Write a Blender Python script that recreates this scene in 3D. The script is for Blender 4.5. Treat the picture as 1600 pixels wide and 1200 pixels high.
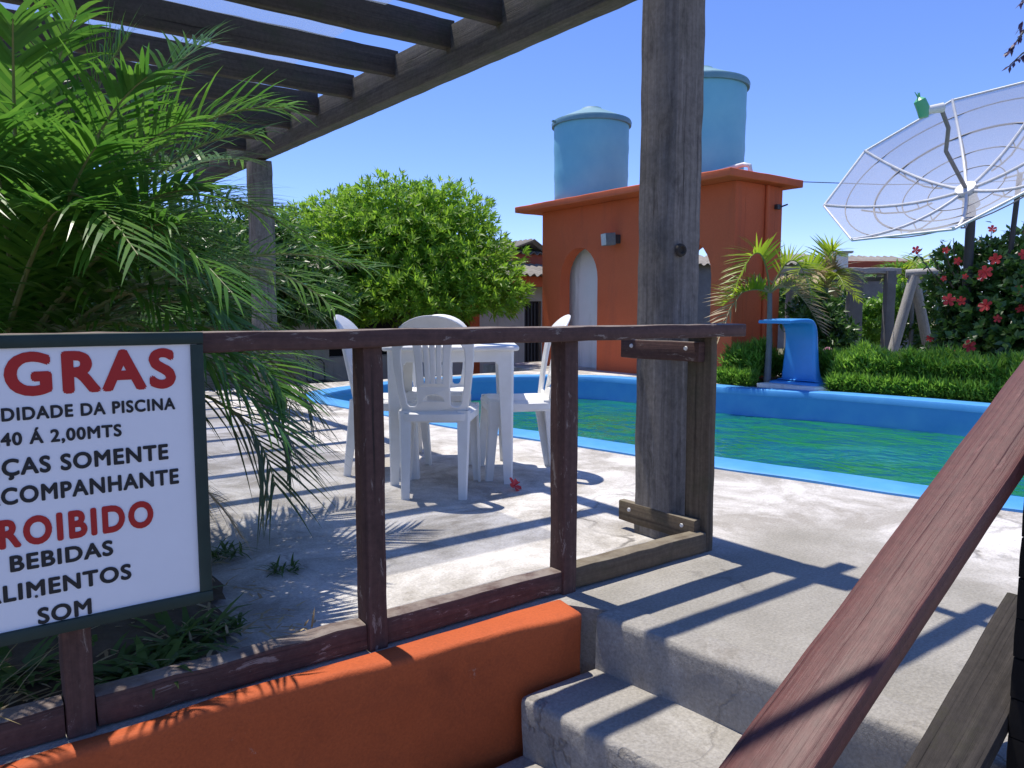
import bpy, bmesh, math, random
from mathutils import Vector, Matrix, noise
from mathutils.geometry import tessellate_polygon
random.seed(7)
scn = bpy.context.scene
COL = scn.collection
for o in list(bpy.data.objects): bpy.data.objects.remove(o)

# ------------------------------------------------------------------ camera, sky, sun, exposure
F_PX, HZ, EYE = 1170.0, 487.0, 0.9
PITCH = math.atan((600-HZ)/F_PX)
YAW = math.radians(53.6)
_dh = Vector((math.cos(YAW), math.sin(YAW), 0)); RT = Vector((math.sin(YAW), -math.cos(YAW), 0)); UPV = Vector((0, 0, 1))
FW = _dh*math.cos(PITCH) - UPV*math.sin(PITCH); UU = _dh*math.sin(PITCH) + UPV*math.cos(PITCH)
CAM = Vector((0, 0, EYE))
cam = bpy.data.cameras.new('camera'); camo = bpy.data.objects.new('camera', cam); COL.objects.link(camo)
mw = Matrix((RT, UU, -FW)).transposed().to_4x4(); mw.translation = CAM
camo.matrix_world = mw
cam.sensor_width = 36; cam.lens = 36*F_PX/1600; cam.clip_start = 0.05; cam.clip_end = 3000
scn.camera = camo
def ray(x, y): return FW + RT*((x-800)/F_PX) - UU*((y-600)/F_PX)
def onz(x, y, z=0.0): v = ray(x, y); return CAM + v*((z-EYE)/v.z)
def onY(x, y, Y): v = ray(x, y); return CAM + v*(Y/v.y)
def onX(x, y, X): v = ray(x, y); return CAM + v*(X/v.x)
def at(x, y, d): return CAM + ray(x, y)*d

SUN_TRAVEL = Vector((0.032, -0.285, -1)).normalized()
w = bpy.data.worlds.new('World'); scn.world = w; w.use_nodes = True
nt = w.node_tree; bg = nt.nodes['Background']
sky = nt.nodes.new('ShaderNodeTexSky'); sky.sky_type = 'NISHITA'; sky.sun_disc = False
sky.sun_elevation = math.radians(74); sky.sun_rotation = math.radians(-4)
sky.altitude = 1500; sky.air_density = 0.92; sky.dust_density = 0.0; sky.ozone_density = 6.0
hs_ = nt.nodes.new('ShaderNodeHueSaturation'); hs_.inputs['Saturation'].default_value = 1.08
tint = nt.nodes.new('ShaderNodeMix'); tint.data_type = 'RGBA'; tint.blend_type = 'MULTIPLY'; tint.inputs[0].default_value = 1; tint.inputs[7].default_value = (1.0, .87, 1.05, 1)
nt.links.new(sky.outputs[0], hs_.inputs['Color']); nt.links.new(hs_.outputs[0], tint.inputs[6]); nt.links.new(tint.outputs[2], bg.inputs[0]); bg.inputs[1].default_value = 0.145
sl = bpy.data.lights.new('sun', 'SUN'); sl.energy = 3.8; sl.angle = math.radians(0.53); sl.color = (1, 0.94, 0.85)
so = bpy.data.objects.new('sun', sl); COL.objects.link(so); so.rotation_euler = SUN_TRAVEL.to_track_quat('-Z', 'Y').to_euler()
so.location = (0, 0, 30)
vs = scn.view_settings; vs.view_transform = 'Standard'; vs.look = 'None'; vs.gamma = 1; vs.use_curve_mapping = False; vs.exposure = 0.6

# ------------------------------------------------------------------ node helpers and materials
def nd(nt, typ, props=None, **inp):
    n = nt.nodes.new(typ)
    for k, v in (props or {}).items(): setattr(n, k, v)
    for k, v in inp.items():
        s = n.inputs[int(k[1:])] if k[0] == 'i' and k[1:].isdigit() else n.inputs[k.replace('_', ' ')]
        if isinstance(v, bpy.types.NodeSocket): nt.links.new(v, s)
        else:
            try: s.default_value = v
            except Exception: s.default_value = tuple(v)+(1,)
    return n
def c4(c): return (c[0], c[1], c[2], 1)
def newmat(name):
    m = bpy.data.materials.new(name); m.use_nodes = True
    return m, m.node_tree, m.node_tree.nodes['Principled BSDF']
def coords(nt, kind='Object', scale=(1, 1, 1)):
    tc = nd(nt, 'ShaderNodeTexCoord')
    return nd(nt, 'ShaderNodeMapping', None, Vector=tc.outputs[kind], Scale=scale).outputs[0]
def ntex(nt, vec, scale, detail=6, rough=.6, dist=0.0):
    return nd(nt, 'ShaderNodeTexNoise', None, Vector=vec, Scale=scale, Detail=detail, Roughness=rough, Distortion=dist).outputs[0]
def ramp(nt, fac, lo, hi, a=(0, 0, 0), b=(1, 1, 1)):
    r = nd(nt, 'ShaderNodeValToRGB', None, Fac=fac); e = r.color_ramp.elements
    e[0].position = lo; e[0].color = c4(a); e[1].position = hi; e[1].color = c4(b)
    return r.outputs[0]
def mix(nt, fac, a, b, mode='MIX'):
    n = nt.nodes.new('ShaderNodeMix'); n.data_type = 'RGBA'; n.blend_type = mode
    for s, v in ((n.inputs[0], fac), (n.inputs[6], a), (n.inputs[7], b)):
        if isinstance(v, bpy.types.NodeSocket): nt.links.new(v, s)
        elif isinstance(v, (int, float)): s.default_value = v
        else: s.default_value = c4(v)
    return n.outputs[2]
def math_(nt, op, a, b=0.0):
    n = nt.nodes.new('ShaderNodeMath'); n.operation = op
    for s, v in ((n.inputs[0], a), (n.inputs[1], b)):
        if isinstance(v, bpy.types.NodeSocket): nt.links.new(v, s)
        else: s.default_value = v
    return n.outputs[0]
def bump(nt, bs, h, strength=.3, dist=.01):
    b = nd(nt, 'ShaderNodeBump', None, Height=h, Strength=strength, Distance=dist)
    nt.links.new(b.outputs[0], bs.inputs['Normal'])

def plaster(name, c1, c2, rough=.8, sc=3.0, dirt=None, dirt_amt=.5, bstr=.25, spec=.3, streak=False, chips=None):
    m, nt, bs = newmat(name); v = coords(nt)
    a = ramp(nt, ntex(nt, v, sc, 7, .65), .3, .7)
    col = mix(nt, a, c1, c2)
    if dirt:
        v2 = coords(nt, 'Object', (1, 1, .12)) if streak else v
        d = ramp(nt, ntex(nt, v2, sc*2.3, 9, .72, .4), .52, .72)
        col = mix(nt, math_(nt, 'MULTIPLY', d, dirt_amt), col, dirt)
    if chips:
        cp = ramp(nt, ntex(nt, v, 9.0, 12, .78, .5), .655, .675)
        col = mix(nt, math_(nt, 'MULTIPLY', cp, .7), col, chips)
        gr = ramp(nt, ntex(nt, v, 1.6, 9, .7, .6), .50, .72)
        col = mix(nt, math_(nt, 'MULTIPLY', gr, .4), col, tuple(x*.45 for x in c1))
    f = ntex(nt, v, 140, 3, .6)
    col = mix(nt, .25, col, ramp(nt, f, .3, .7, (.3, .3, .3), (.75, .75, .75)), 'OVERLAY')
    nt.links.new(col, bs.inputs['Base Color']); bs.inputs['Roughness'].default_value = rough
    bs.inputs['Specular IOR Level'].default_value = spec
    h = math_(nt, 'ADD', math_(nt, 'MULTIPLY', ntex(nt, v, 12, 8, .6), 2.0), f)
    bump(nt, bs, h, bstr, .006)
    return m
def concrete(name, lo, hi, wash, washlo, washhi, crack=.75, cscale=.55, stain=(.17, .145, .11), stain_amt=.6, raw=None):
    m, nt, bs = newmat(name); v = coords(nt)
    col = mix(nt, ramp(nt, ntex(nt, v, 1.3, 10, .68), .3, .68), lo, hi)
    wv = ramp(nt, ntex(nt, v, 2.1, 12, .72, .6), washlo, washhi)
    col = mix(nt, wv, col, wash)
    st = ramp(nt, ntex(nt, v, 3.7, 12, .75, .3), .56, .74)
    col = mix(nt, math_(nt, 'MULTIPLY', st, stain_amt), col, stain)
    if raw:   # unpainted cement round the stair head
        sx = nd(nt, 'ShaderNodeSeparateXYZ', None, Vector=v); nz = ntex(nt, v, 1.7, 8, .65)
        a1 = nd(nt, 'ShaderNodeMapRange', None, Value=math_(nt, 'ADD', sx.outputs[0], math_(nt, 'MULTIPLY', nz, -1.6)), From_Min=2.35, From_Max=1.75).outputs[0]
        a2 = nd(nt, 'ShaderNodeMapRange', None, Value=math_(nt, 'ADD', sx.outputs[1], math_(nt, 'MULTIPLY', nz, -.4)), From_Min=1.7, From_Max=1.5).outputs[0]
        col = mix(nt, math_(nt, 'MULTIPLY', a1, a2), col, mix(nt, ramp(nt, ntex(nt, v, 4, 9, .7), .3, .7), raw[0], raw[1]))
    # trowel scratches
    sv = coords(nt, 'Object', (3, 22, 3))
    sc = ramp(nt, ntex(nt, sv, 2.0, 6, .7, .8), .60, .70)
    col = mix(nt, math_(nt, 'MULTIPLY', sc, .28), col, stain)
    # cracks
    dv = nd(nt, 'ShaderNodeVectorMath', {'operation': 'ADD'}, i0=v, i1=nd(nt, 'ShaderNodeTexNoise', None, Vector=v, Scale=2.2, Detail=6.0).outputs[1]).outputs[0]
    vo = nd(nt, 'ShaderNodeTexVoronoi', {'feature': 'DISTANCE_TO_EDGE'}, Vector=dv, Scale=cscale).outputs[0]
    gate = ramp(nt, ntex(nt, v, .8, 3), .46, .56)
    ck = math_(nt, 'MULTIPLY', math_(nt, 'MULTIPLY', ramp(nt, vo, .003, .012, (1, 1, 1), (0, 0, 0)), crack), gate)
    col = mix(nt, ck, col, (.09, .08, .07))
    sp = ntex(nt, v, 110, 4, .7)
    col = mix(nt, .45, col, ramp(nt, sp, .32, .68, (.28, .28, .28), (.74, .74, .74)), 'OVERLAY')
    pit = ramp(nt, ntex(nt, v, 38, 4, .7), .66, .72)
    col = mix(nt, math_(nt, 'MULTIPLY', pit, .45), col, stain)
    nt.links.new(col, bs.inputs['Base Color']); bs.inputs['Roughness'].default_value = .85
    bs.inputs['Specular IOR Level'].default_value = .25
    h = math_(nt, 'SUBTRACT', math_(nt, 'ADD', math_(nt, 'MULTIPLY', ntex(nt, v, 7, 10, .65), 3.0), math_(nt, 'ADD', sp, wv)), math_(nt, 'MULTIPLY', ck, 4.0))
    bump(nt, bs, h, .45, .006)
    return m
def wood(name, c1, c2, cr=(.015, .012, .01), rough=.75, spec=.25, peel=None, peel_amt=.6, moss=None, bstr=.5, coat=0.0, gs=1.0, worn=None, blotch=.25):
    """grain runs along U (metres), V goes round the section (metres)"""
    m, nt, bs = newmat(name)
    uv = nd(nt, 'ShaderNodeUVMap').outputs[0]
    ob = coords(nt)
    g1 = ntex(nt, nd(nt, 'ShaderNodeMapping', None, Vector=uv, Scale=(.45, 34*gs, 1)).outputs[0], 2.0, 8, .62, .25)
    g2 = ntex(nt, nd(nt, 'ShaderNodeMapping', None, Vector=uv, Scale=(.9, 150*gs, 1)).outputs[0], 1.5, 5, .7, .15)
    col = mix(nt, ramp(nt, g1, .3, .7), c1, c2)
    col = mix(nt, ramp(nt, ntex(nt, ob, 3.5, 6), .35, .7), col, mix(nt, .35, col, c1))
    ck = ramp(nt, g1, .30, .37, (1, 1, 1), (0, 0, 0))
    ck2 = ramp(nt, g2, .26, .40, (1, 1, 1), (0, 0, 0))
    col = mix(nt, math_(nt, 'MULTIPLY', ck2, .5), col, cr)
    col = mix(nt, math_(nt, 'MULTIPLY', ck, .75), col, cr)
    fine = ntex(nt, ob, 55, 5, .7)
    col = mix(nt, .40, col, ramp(nt, fine, .30, .70, (.24, .24, .24), (.74, .74, .74)), 'OVERLAY')
    blot = ramp(nt, ntex(nt, nd(nt, 'ShaderNodeMapping', None, Vector=uv, Scale=(3.2, 11, 1)).outputs[0], 1.5, 9, .72, .5), .52, .68)
    col = mix(nt, math_(nt, 'MULTIPLY', blot, blotch), col, cr)
    if moss:
        mo = ramp(nt, ntex(nt, ob, 5.0, 8, .7), .5, .7)
        col = mix(nt, math_(nt, 'MULTIPLY', mo, .55), col, moss)
    if peel:
        pv = nd(nt, 'ShaderNodeMapping', None, Vector=uv, Scale=(7, 26, 1)).outputs[0]
        pe = ramp(nt, ntex(nt, pv, 1.6, 10, .75, .6), .585, .64)
        col = mix(nt, math_(nt, 'MULTIPLY', pe, peel_amt), col, peel)
    if worn:   # top faces bleached by sun and rain
        nz = nd(nt, 'ShaderNodeSeparateXYZ', None, Vector=nd(nt, 'ShaderNodeNewGeometry').outputs['True Normal']).outputs[2]
        wf = math_(nt, 'MULTIPLY', ramp(nt, nz, .55, .85), ramp(nt, ntex(nt, ob, 14, 8, .7), .28, .60))
        col = mix(nt, wf, col, worn)
    nt.links.new(col, bs.inputs['Base Color'])
    bs.inputs['Roughness'].default_value = rough; bs.inputs['Specular IOR Level'].default_value = spec
    bs.inputs['Coat Weight'].default_value = coat; bs.inputs['Coat Roughness'].default_value = .35
    h = math_(nt, 'SUBTRACT', math_(nt, 'ADD', g1, math_(nt, 'MULTIPLY', g2, .5)), math_(nt, 'ADD', ck, math_(nt, 'MULTIPLY', ck2, .3)))
    bump(nt, bs, h, bstr, .004)
    return m
def plain(name, c, rough=.5, spec=.5, metal=0.0, var=.12, sc=6.0, bstr=.05, c2=None, bsc=60):
    m, nt, bs = newmat(name); v = coords(nt)
    c2 = c2 or tuple(x*(1-var) for x in c)
    col = mix(nt, ramp(nt, ntex(nt, v, sc, 8, .65), .35, .68), c, c2)
    nt.links.new(col, bs.inputs['Base Color']); bs.inputs['Roughness'].default_value = rough
    bs.inputs['Specular IOR Level'].default_value = spec; bs.inputs['Metallic'].default_value = metal
    bump(nt, bs, ntex(nt, v, bsc, 4), bstr, .004)
    return m
def leafmat(name, ca, cb, trans=.35, rough=.38, tcol=None):
    m, nt, bs = newmat(name)
    rnd = nd(nt, 'ShaderNodeNewGeometry').outputs['Random Per Island']
    col = mix(nt, rnd, ca, cb)
    nt.links.new(col, bs.inputs['Base Color']); bs.inputs['Roughness'].default_value = rough
    bs.inputs['Specular IOR Level'].default_value = .45
    tr = nt.nodes.new('ShaderNodeBsdfTranslucent')
    tc = mix(nt, rnd, tcol or tuple(min(1, x*1.7) for x in ca), tcol or tuple(min(1, x*1.7) for x in cb))
    nt.links.new(tc, tr.inputs[0])
    mx = nt.nodes.new('ShaderNodeMixShader'); mx.inputs[0].default_value = trans
    nt.links.new(bs.outputs[0], mx.inputs[1]); nt.links.new(tr.outputs[0], mx.inputs[2])
    nt.links.new(mx.outputs[0], nt.nodes['Material Output'].inputs[0])
    return m
def veil(name, c, opacity, trans=.5):
    """woven mesh or thin plastic too fine to resolve: part open, part lit fibre"""
    m, nt, bs = newmat(name); nt.nodes.remove(bs)
    v = coords(nt)
    wv = nd(nt, 'ShaderNodeTexNoise', None, Vector=v, Scale=220.0, Detail=2.0).outputs[0]
    tp = nt.nodes.new('ShaderNodeBsdfTransparent'); df = nd(nt, 'ShaderNodeBsdfDiffuse', None, Color=c4(c)); tl = nd(nt, 'ShaderNodeBsdfTranslucent', None, Color=c4(c))
    a = nt.nodes.new('ShaderNodeMixShader'); a.inputs[0].default_value = trans
    nt.links.new(df.outputs[0], a.inputs[1]); nt.links.new(tl.outputs[0], a.inputs[2])
    b = nt.nodes.new('ShaderNodeMixShader')
    nt.links.new(ramp(nt, wv, .3, .7, (opacity*.7,)*3, (min(1, opacity*1.3),)*3), b.inputs[0])
    nt.links.new(tp.outputs[0], b.inputs[1]); nt.links.new(a.outputs[0], b.inputs[2])
    nt.links.new(b.outputs[0], nt.nodes['Material Output'].inputs[0])
    return m

MT = {}
MT['deck'] = concrete('worn_concrete', (.29, .265, .23), (.41, .385, .345), (.64, .615, .58), .42, .60, raw=((.245, .23, .195), (.34, .32, .28)))
MT['step'] = concrete('step_concrete', (.235, .22, .19), (.33, .31, .275), (.43, .41, .375), .55, .70, crack=.4, cscale=1.3)
MT['orange'] = plaster('orange_paint', (.40, .080, .021), (.46, .096, .026), .75, 2.5, (.20, .045, .018), .4, chips=(.42, .22, .15))
MT['tower'] = plaster('tower_paint', (.58, .118, .044), (.64, .138, .052), .75, 1.2, (.30, .085, .05), .45, streak=True)
MT['whitewall'] = plaster('white_plaster', (.74, .74, .70), (.80, .79, .76), .8, 2.0, (.35, .34, .30), .6, streak=True)
MT['greywall'] = plaster('grey_plaster', (.36, .35, .33), (.46, .44, .41), .85, 2.0, (.20, .19, .17), .6, streak=True)
MT['railwood'] = wood('rail_brown_paint', (.066, .036, .031), (.115, .062, .052), peel=(.30, .255, .22), peel_amt=.7, rough=.7, worn=(.24, .20, .17))
MT['clampwood'] = wood('bare_brown_wood', (.085, .062, .042), (.16, .125, .085), moss=(.07, .075, .035), rough=.85, worn=(.22, .19, .14))
MT['postwood'] = wood('weathered_grey_wood', (.12, .108, .098), (.27, .245, .22), cr=(.03, .025, .022), moss=(.06, .058, .045), rough=.9, bstr=1.0, gs=.7, blotch=.6)
MT['beamwood'] = wood('weathered_beam_wood', (.075, .066, .055), (.15, .135, .11), cr=(.025, .02, .018), moss=(.06, .07, .035), rough=.9, bstr=.7, gs=.8, blotch=.5)
MT['rafterwood'] = wood('rafter_wood', (.055, .046, .038), (.10, .085, .07), moss=(.05, .06, .03), rough=.9, bstr=.6)
MT['redwood'] = wood('red_varnished_wood', (.080, .024, .020), (.130, .045, .037), cr=(.025, .01, .01), rough=.52, spec=.32, bstr=.45, coat=.06, gs=1.2, peel=(.24, .11, .095), peel_amt=.35)
MT['blackwood'] = wood('dark_grey_wood', (.022, .019, .018), (.060, .052, .046), cr=(.012, .01, .01), rough=.85, bstr=.8, moss=(.05, .052, .025), blotch=.5)
MT['tar'] = plain('black_tarred_wood', (.012, .011, .011), .9, .2)
MT['poolblue'] = plain('pool_blue_paint', (.032, .235, .62), .45, .4, var=.25, sc=3.0, c2=(.06, .30, .66))
MT['rimblue'] = plain('rim_blue_paint', (.055, .27, .62), .5, .4, sc=4.0, c2=(.085, .33, .66), bstr=.15)
MT['poolfloor'] = plain('pool_floor', (.02, .16, .10), .7, .3, sc=.8, c2=(.03, .24, .20))
MT['tank'] = plain('tank_blue', (.17, .46, .60), .55, .35, sc=2.2, c2=(.21, .52, .64), bstr=.1, bsc=8)
MT['tanklid'] = plain('tank_lid', (.13, .27, .33), .6, .35, sc=5, c2=(.18, .33, .38))
MT['spout'] = plain('spout_blue', (.05, .29, .70), .35, .5, var=.1, sc=5)
MT['plastic'] = plain('white_plastic', (.79, .785, .76), .42, .45, var=.06, sc=9, c2=(.72, .71, .67))
MT['signwhite'] = plain('sign_white', (.78, .79, .82), .5, .35, var=.05, sc=5)
MT['signgreen'] = plain('sign_green', (.014, .035, .030), .5, .35, var=.2, sc=20)
MT['red_ink'] = plain('red_ink', (.42, .022, .020), .55, .3, var=.1)
MT['black_ink'] = plain('black_ink', (.022, .022, .024), .55, .3, var=.1)
MT['soil'] = plain('dark_soil', (.085, .065, .047), .95, .1, sc=9, c2=(.15, .12, .085), bstr=.8, bsc=40)
MT['ground'] = plain('dry_ground', (.16, .13, .085), .95, .1, sc=1.5, c2=(.10, .12, .045), bstr=.6, bsc=25)
MT['galv'] = plain('white_enamel_tube', (.72, .72, .70), .45, .4, sc=14, c2=(.58, .57, .55))
MT['greytube'] = plain('grey_tube', (.15, .15, .16), .55, .4, sc=14, c2=(.22, .21, .21))
MT['darkmetal'] = plain('dark_metal', (.045, .045, .05), .55, .4, sc=14)
MT['concpost'] = plaster('grey_post_concrete', (.15, .15, .155), (.21, .21, .21), .9, 5, (.15, .15, .14), .5)
MT['logwood'] = wood('pale_log', (.36, .34, .31), (.50, .48, .45), rough=.8)
MT['asbestos'] = plaster('fibre_cement_roof', (.20, .18, .155), (.29, .265, .23), .9, 1.5, (.13, .12, .10), .7)
MT['fascia'] = plaster('red_fascia', (.34, .07, .035), (.40, .09, .045), .75, 2.5, (.2, .05, .03), .4)
MT['bars'] = plain('door_dark', (.03, .025, .032), .6, .3)
MT['black'] = plain('interior_dark', (.02, .02, .022), .9, .1)
MT['barkg'] = plaster('grey_bark', (.12, .10, .08), (.20, .17, .14), .95, 9, (.06, .05, .04), .6, bstr=.8)
MT['stem'] = plain('palm_rachis', (.16, .20, .06), .5, .4, sc=12, c2=(.24, .22, .09))
MT['drystem'] = plain('dry_rachis', (.36, .28, .17), .7, .3, sc=12, c2=(.26, .19, .10))
MT['palm'] = leafmat('palm_leaf', (.045, .14, .018), (.12, .26, .03), .38, .33)
MT['palmolive'] = leafmat('olive_palm_leaf', (.045, .085, .02), (.13, .13, .05), .25, .4)
MT['palmdry'] = leafmat('dry_palm_leaf', (.30, .22, .12), (.42, .34, .20), .25, .6)
MT['areca'] = leafmat('areca_leaf', (.16, .27, .02), (.30, .38, .03), .45, .4)
MT['tree'] = leafmat('tree_leaf', (.12, .25, .018), (.23, .37, .035), .50, .45)
MT['shrub'] = leafmat('shrub_leaf', (.030, .085, .016), (.075, .16, .028), .32, .35)
MT['hib'] = leafmat('hibiscus_leaf', (.025, .075, .016), (.07, .15, .03), .3, .32)
MT['cover'] = leafmat('succulent_leaf', (.09, .22, .02), (.20, .36, .05), .4, .45)
MT['weed'] = leafmat('weed_leaf', (.05, .10, .02), (.10, .17, .035), .3, .5)
MT['drygrass'] = leafmat('dry_grass', (.20, .17, .07), (.32, .26, .12), .3, .7)
MT['petal'] = leafmat('red_petal', (.52, .028, .026), (.62, .05, .05), .35, .5)
MT['pink'] = leafmat('pink_petal', (.55, .18, .32), (.60, .26, .40), .35, .5)
MT['purple'] = leafmat('purple_leaf', (.06, .035, .07), (.10, .05, .10), .2, .5)
MT['mesh'] = veil('dish_mesh', (.62, .61, .63), .62, .45)
MT['sheet'] = veil('roof_sheet', (.34, .40, .50), .42, .45)
MT['greenplastic'] = plain('green_plastic', (.12, .46, .22), .4, .4)
def watermat():
    m, nt, bs = newmat('pool_water_surface'); nt.nodes.remove(bs)
    v = coords(nt)
    n1 = ntex(nt, coords(nt, 'Object', (1.3, .9, 1)), 2.4, 3, .5, .5); n2 = ntex(nt, coords(nt, 'Object', (1.2, 1.0, 1)), 8.0, 2, .5, .3)
    h = math_(nt, 'ADD', n1, math_(nt, 'MULTIPLY', n2, .22))
    b = nd(nt, 'ShaderNodeBump', None, Height=h, Strength=1.0, Distance=.10).outputs[0]
    gl = nd(nt, 'ShaderNodeBsdfGlossy', None, Color=(1, 1, 1, 1), Roughness=.02, Normal=b)
    tp = nd(nt, 'ShaderNodeBsdfTransparent', None, Color=(.38, .85, .66, 1))
    murk_reflect = ramp(nt, ntex(nt, v, .8, 5), .42, .60, (.020, .25, .060), (.018, .25, .19))  # green murk, with teal patches painted in for the reflected sky
    df = nd(nt, 'ShaderNodeBsdfDiffuse', None, Color=murk_reflect)
    a = nd(nt, 'ShaderNodeMixShader', None, i0=.62, i1=tp.outputs[0], i2=df.outputs[0])
    fr = nd(nt, 'ShaderNodeFresnel', None, IOR=1.33, Normal=b)
    f = nd(nt, 'ShaderNodeMixShader', None, i0=fr.outputs[0], i1=a.outputs[0], i2=gl.outputs[0])
    nt.links.new(f.outputs[0], nt.nodes['Material Output'].inputs[0])
    return m
MT['water'] = watermat()

# ------------------------------------------------------------------ object helpers
def wloc(o):
    v = Vector((0, 0, 0))
    while o is not None: v += o.location; o = o.parent
    return v
def tag(o, label=None, cat=None, group=None, kind=None):
    if label: o['label'] = label
    if cat: o['category'] = cat
    if group: o['group'] = group
    if kind: o['kind'] = kind
    return o
def thing(name, loc, label, cat, group=None, rz=0.0):
    o = bpy.data.objects.new(name, None); COL.objects.link(o); o.location = loc; o.rotation_euler = (0, 0, rz)
    o.empty_display_size = .1
    return tag(o, label, cat, group)
def link(name, me, mat, parent=None, smooth=False):
    if mat is not None:
        me.materials.clear(); me.materials.append(MT[mat])
    if smooth:
        for p in me.polygons: p.use_smooth = True
        me.set_sharp_from_angle(angle=math.radians(38))
    o = bpy.data.objects.new(name, me); COL.objects.link(o); o.parent = parent
    return o
class G:
    """mesh collector in WORLD coordinates (or local when local=True)"""
    def __init__(s): s.v = []; s.f = []; s.uv = []
    def add(s, vs, fs, uvs=None):
        b = len(s.v); s.v += [tuple(x) for x in vs]; s.f += [tuple(i+b for i in f) for f in fs]
        s.uv += (uvs if uvs is not None else [None]*len(fs))
    def build(s, name, mat, parent=None, smooth=False, local=False):
        off = Vector((0, 0, 0)) if (local or parent is None) else wloc(parent)
        me = bpy.data.meshes.new(name); me.from_pydata([(a-off.x, b-off.y, c-off.z) for a, b, c in s.v], [], s.f)
        if any(u is not None for u in s.uv):
            l = me.uv_layers.new(name='UVMap'); k = 0
            for f, u in zip(s.f, s.uv):
                for j in range(len(f)):
                    l.data[k].uv = u[j] if u is not None else (0, 0); k += 1
        me.update()
        return link(name, me, mat, parent, smooth)
    def box(s, a, b):
        x0, y0, z0 = a; x1, y1, z1 = b
        s.add([(x0, y0, z0), (x1, y0, z0), (x1, y1, z0), (x0, y1, z0), (x0, y0, z1), (x1, y0, z1), (x1, y1, z1), (x0, y1, z1)],
              [(0, 3, 2, 1), (4, 5, 6, 7), (0, 1, 5, 4), (1, 2, 6, 5), (2, 3, 7, 6), (3, 0, 4, 7)])
        return s
    def timber(s, p0, p1, w, h, side=None, bev=.006, jit=.0015, step=.08, seed=0):
        """rounded rectangular bar from p0 to p1; w across `side`, h across the third axis"""
        p0, p1 = Vector(p0), Vector(p1); d = (p1-p0); L = d.length; d.normalize()
        if side is None: side = Vector((0, 0, 1)).cross(d)
        side = Vector(side); side = (side - d*side.dot(d)).normalized(); up = d.cross(side).normalized()
        prof = []
        a, b = w/2, h/2; e = min(bev, a*.45, b*.45)
        for sx, sy, order in ((1, 1, 0), (-1, 1, 1), (-1, -1, 0), (1, -1, 1)):
            q = [(sx*a, sy*(b-e)), (sx*(a-.3*e), sy*(b-.3*e)), (sx*(a-e), sy*b)]
            prof += q if order == 0 else q[::-1]
        n = len(prof); per = [0]
        for i in range(n): per.append(per[-1]+math.dist(prof[i], prof[(i+1) % n]))
        m = max(2, int(L/step)+1); vs = []; fs = []; uv = []
        so_ = Vector((seed*3.1, seed*1.7, seed*.9))
        for k in range(m+1):
            t = k/m; c = p0+d*(L*t); sh = 1 if 0 < k < m else .985
            for (x, y) in prof:
                q = c+side*x*sh+up*y*sh
                nn = noise.noise_vector(q*9+so_)*jit*1.6+noise.noise_vector(q*2.2+so_)*jit
                vs.append(q+nn)
        for k in range(m):
            for i in range(n):
                j = (i+1) % n
                fs.append((k*n+i, k*n+j, (k+1)*n+j, (k+1)*n+i))
                u0, u1 = L*k/m+seed*1.37, L*(k+1)/m+seed*1.37; o_ = seed*.31
                uv.append([(u0, per[i]+o_), (u0, per[i+1]+o_), (u1, per[i+1]+o_), (u1, per[i]+o_)])
        fs.append(tuple(range(n))[::-1]); uv.append([(prof[i][0]*.1+seed, prof[i][1]) for i in range(n)][::-1])
        fs.append(tuple(m*n+i for i in range(n))); uv.append([(prof[i][0]*.1+seed, prof[i][1]) for i in range(n)])
        s.add(vs, fs, uv); return s
    def tube(s, pts, rad, n=8, cap=True, uvs=True):
        pts = [Vector(p) for p in pts]; m = len(pts)
        rad = [rad]*m if isinstance(rad, (int, float)) else rad
        vs = []; fs = []; uv = []; ref = None; L = 0
        for k, p in enumerate(pts):
            t = (pts[min(k+1, m-1)]-pts[max(k-1, 0)]).normalized()
            if ref is None: ref = t.orthogonal().normalized()
            ref = (ref-t*ref.dot(t))
            ref = ref.normalized() if ref.length > 1e-6 else t.orthogonal().normalized()
            b = t.cross(ref)
            for i in range(n):
                a = 2*math.pi*i/n; vs.append(p+(ref*math.cos(a)+b*math.sin(a))*rad[k])
        for k in range(m-1):
            l = (pts[k+1]-pts[k]).length
            for i in range(n):
                j = (i+1) % n; fs.append((k*n+i, k*n+j, (k+1)*n+j, (k+1)*n+i))
                w_ = 2*math.pi*rad[k]/n; uv.append([(L, i*w_), (L, (i+1)*w_), (L+l, (i+1)*w_), (L+l, i*w_)])
            L += l
        if cap:
            fs.append(tuple(range(n))[::-1]); uv.append([(0, 0)]*n); fs.append(tuple((m-1)*n+i for i in range(n))); uv.append([(0, 0)]*n)
        s.add(vs, fs, uv if uvs else None); return s
    def lathe(s, c, prof, n=40):
        vs = []; fs = []; m = len(prof)
        for (r, z) in prof:
            for i in range(n):
                a = 2*math.pi*i/n; vs.append((c[0]+r*math.cos(a), c[1]+r*math.sin(a), c[2]+z))
        for k in range(m-1):
            for i in range(n):
                j = (i+1) % n; fs.append((k*n+i, k*n+j, (k+1)*n+j, (k+1)*n+i))
        s.add(vs, fs); return s
    def poly(s, loops, z):
        """flat polygon with holes at height z"""
        lp = [[Vector((p[0], p[1], 0)) for p in l] for l in loops]
        tri = tessellate_polygon(lp); vs = [(p.x, p.y, z) for l in lp for p in l]
        out = []
        for t in tri:
            a, b, c = [Vector(vs[i]) for i in t]
            out.append(tuple(t) if (b-a).cross(c-a).z > 0 else tuple(t)[::-1])
        s.add(vs, out); return s
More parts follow.
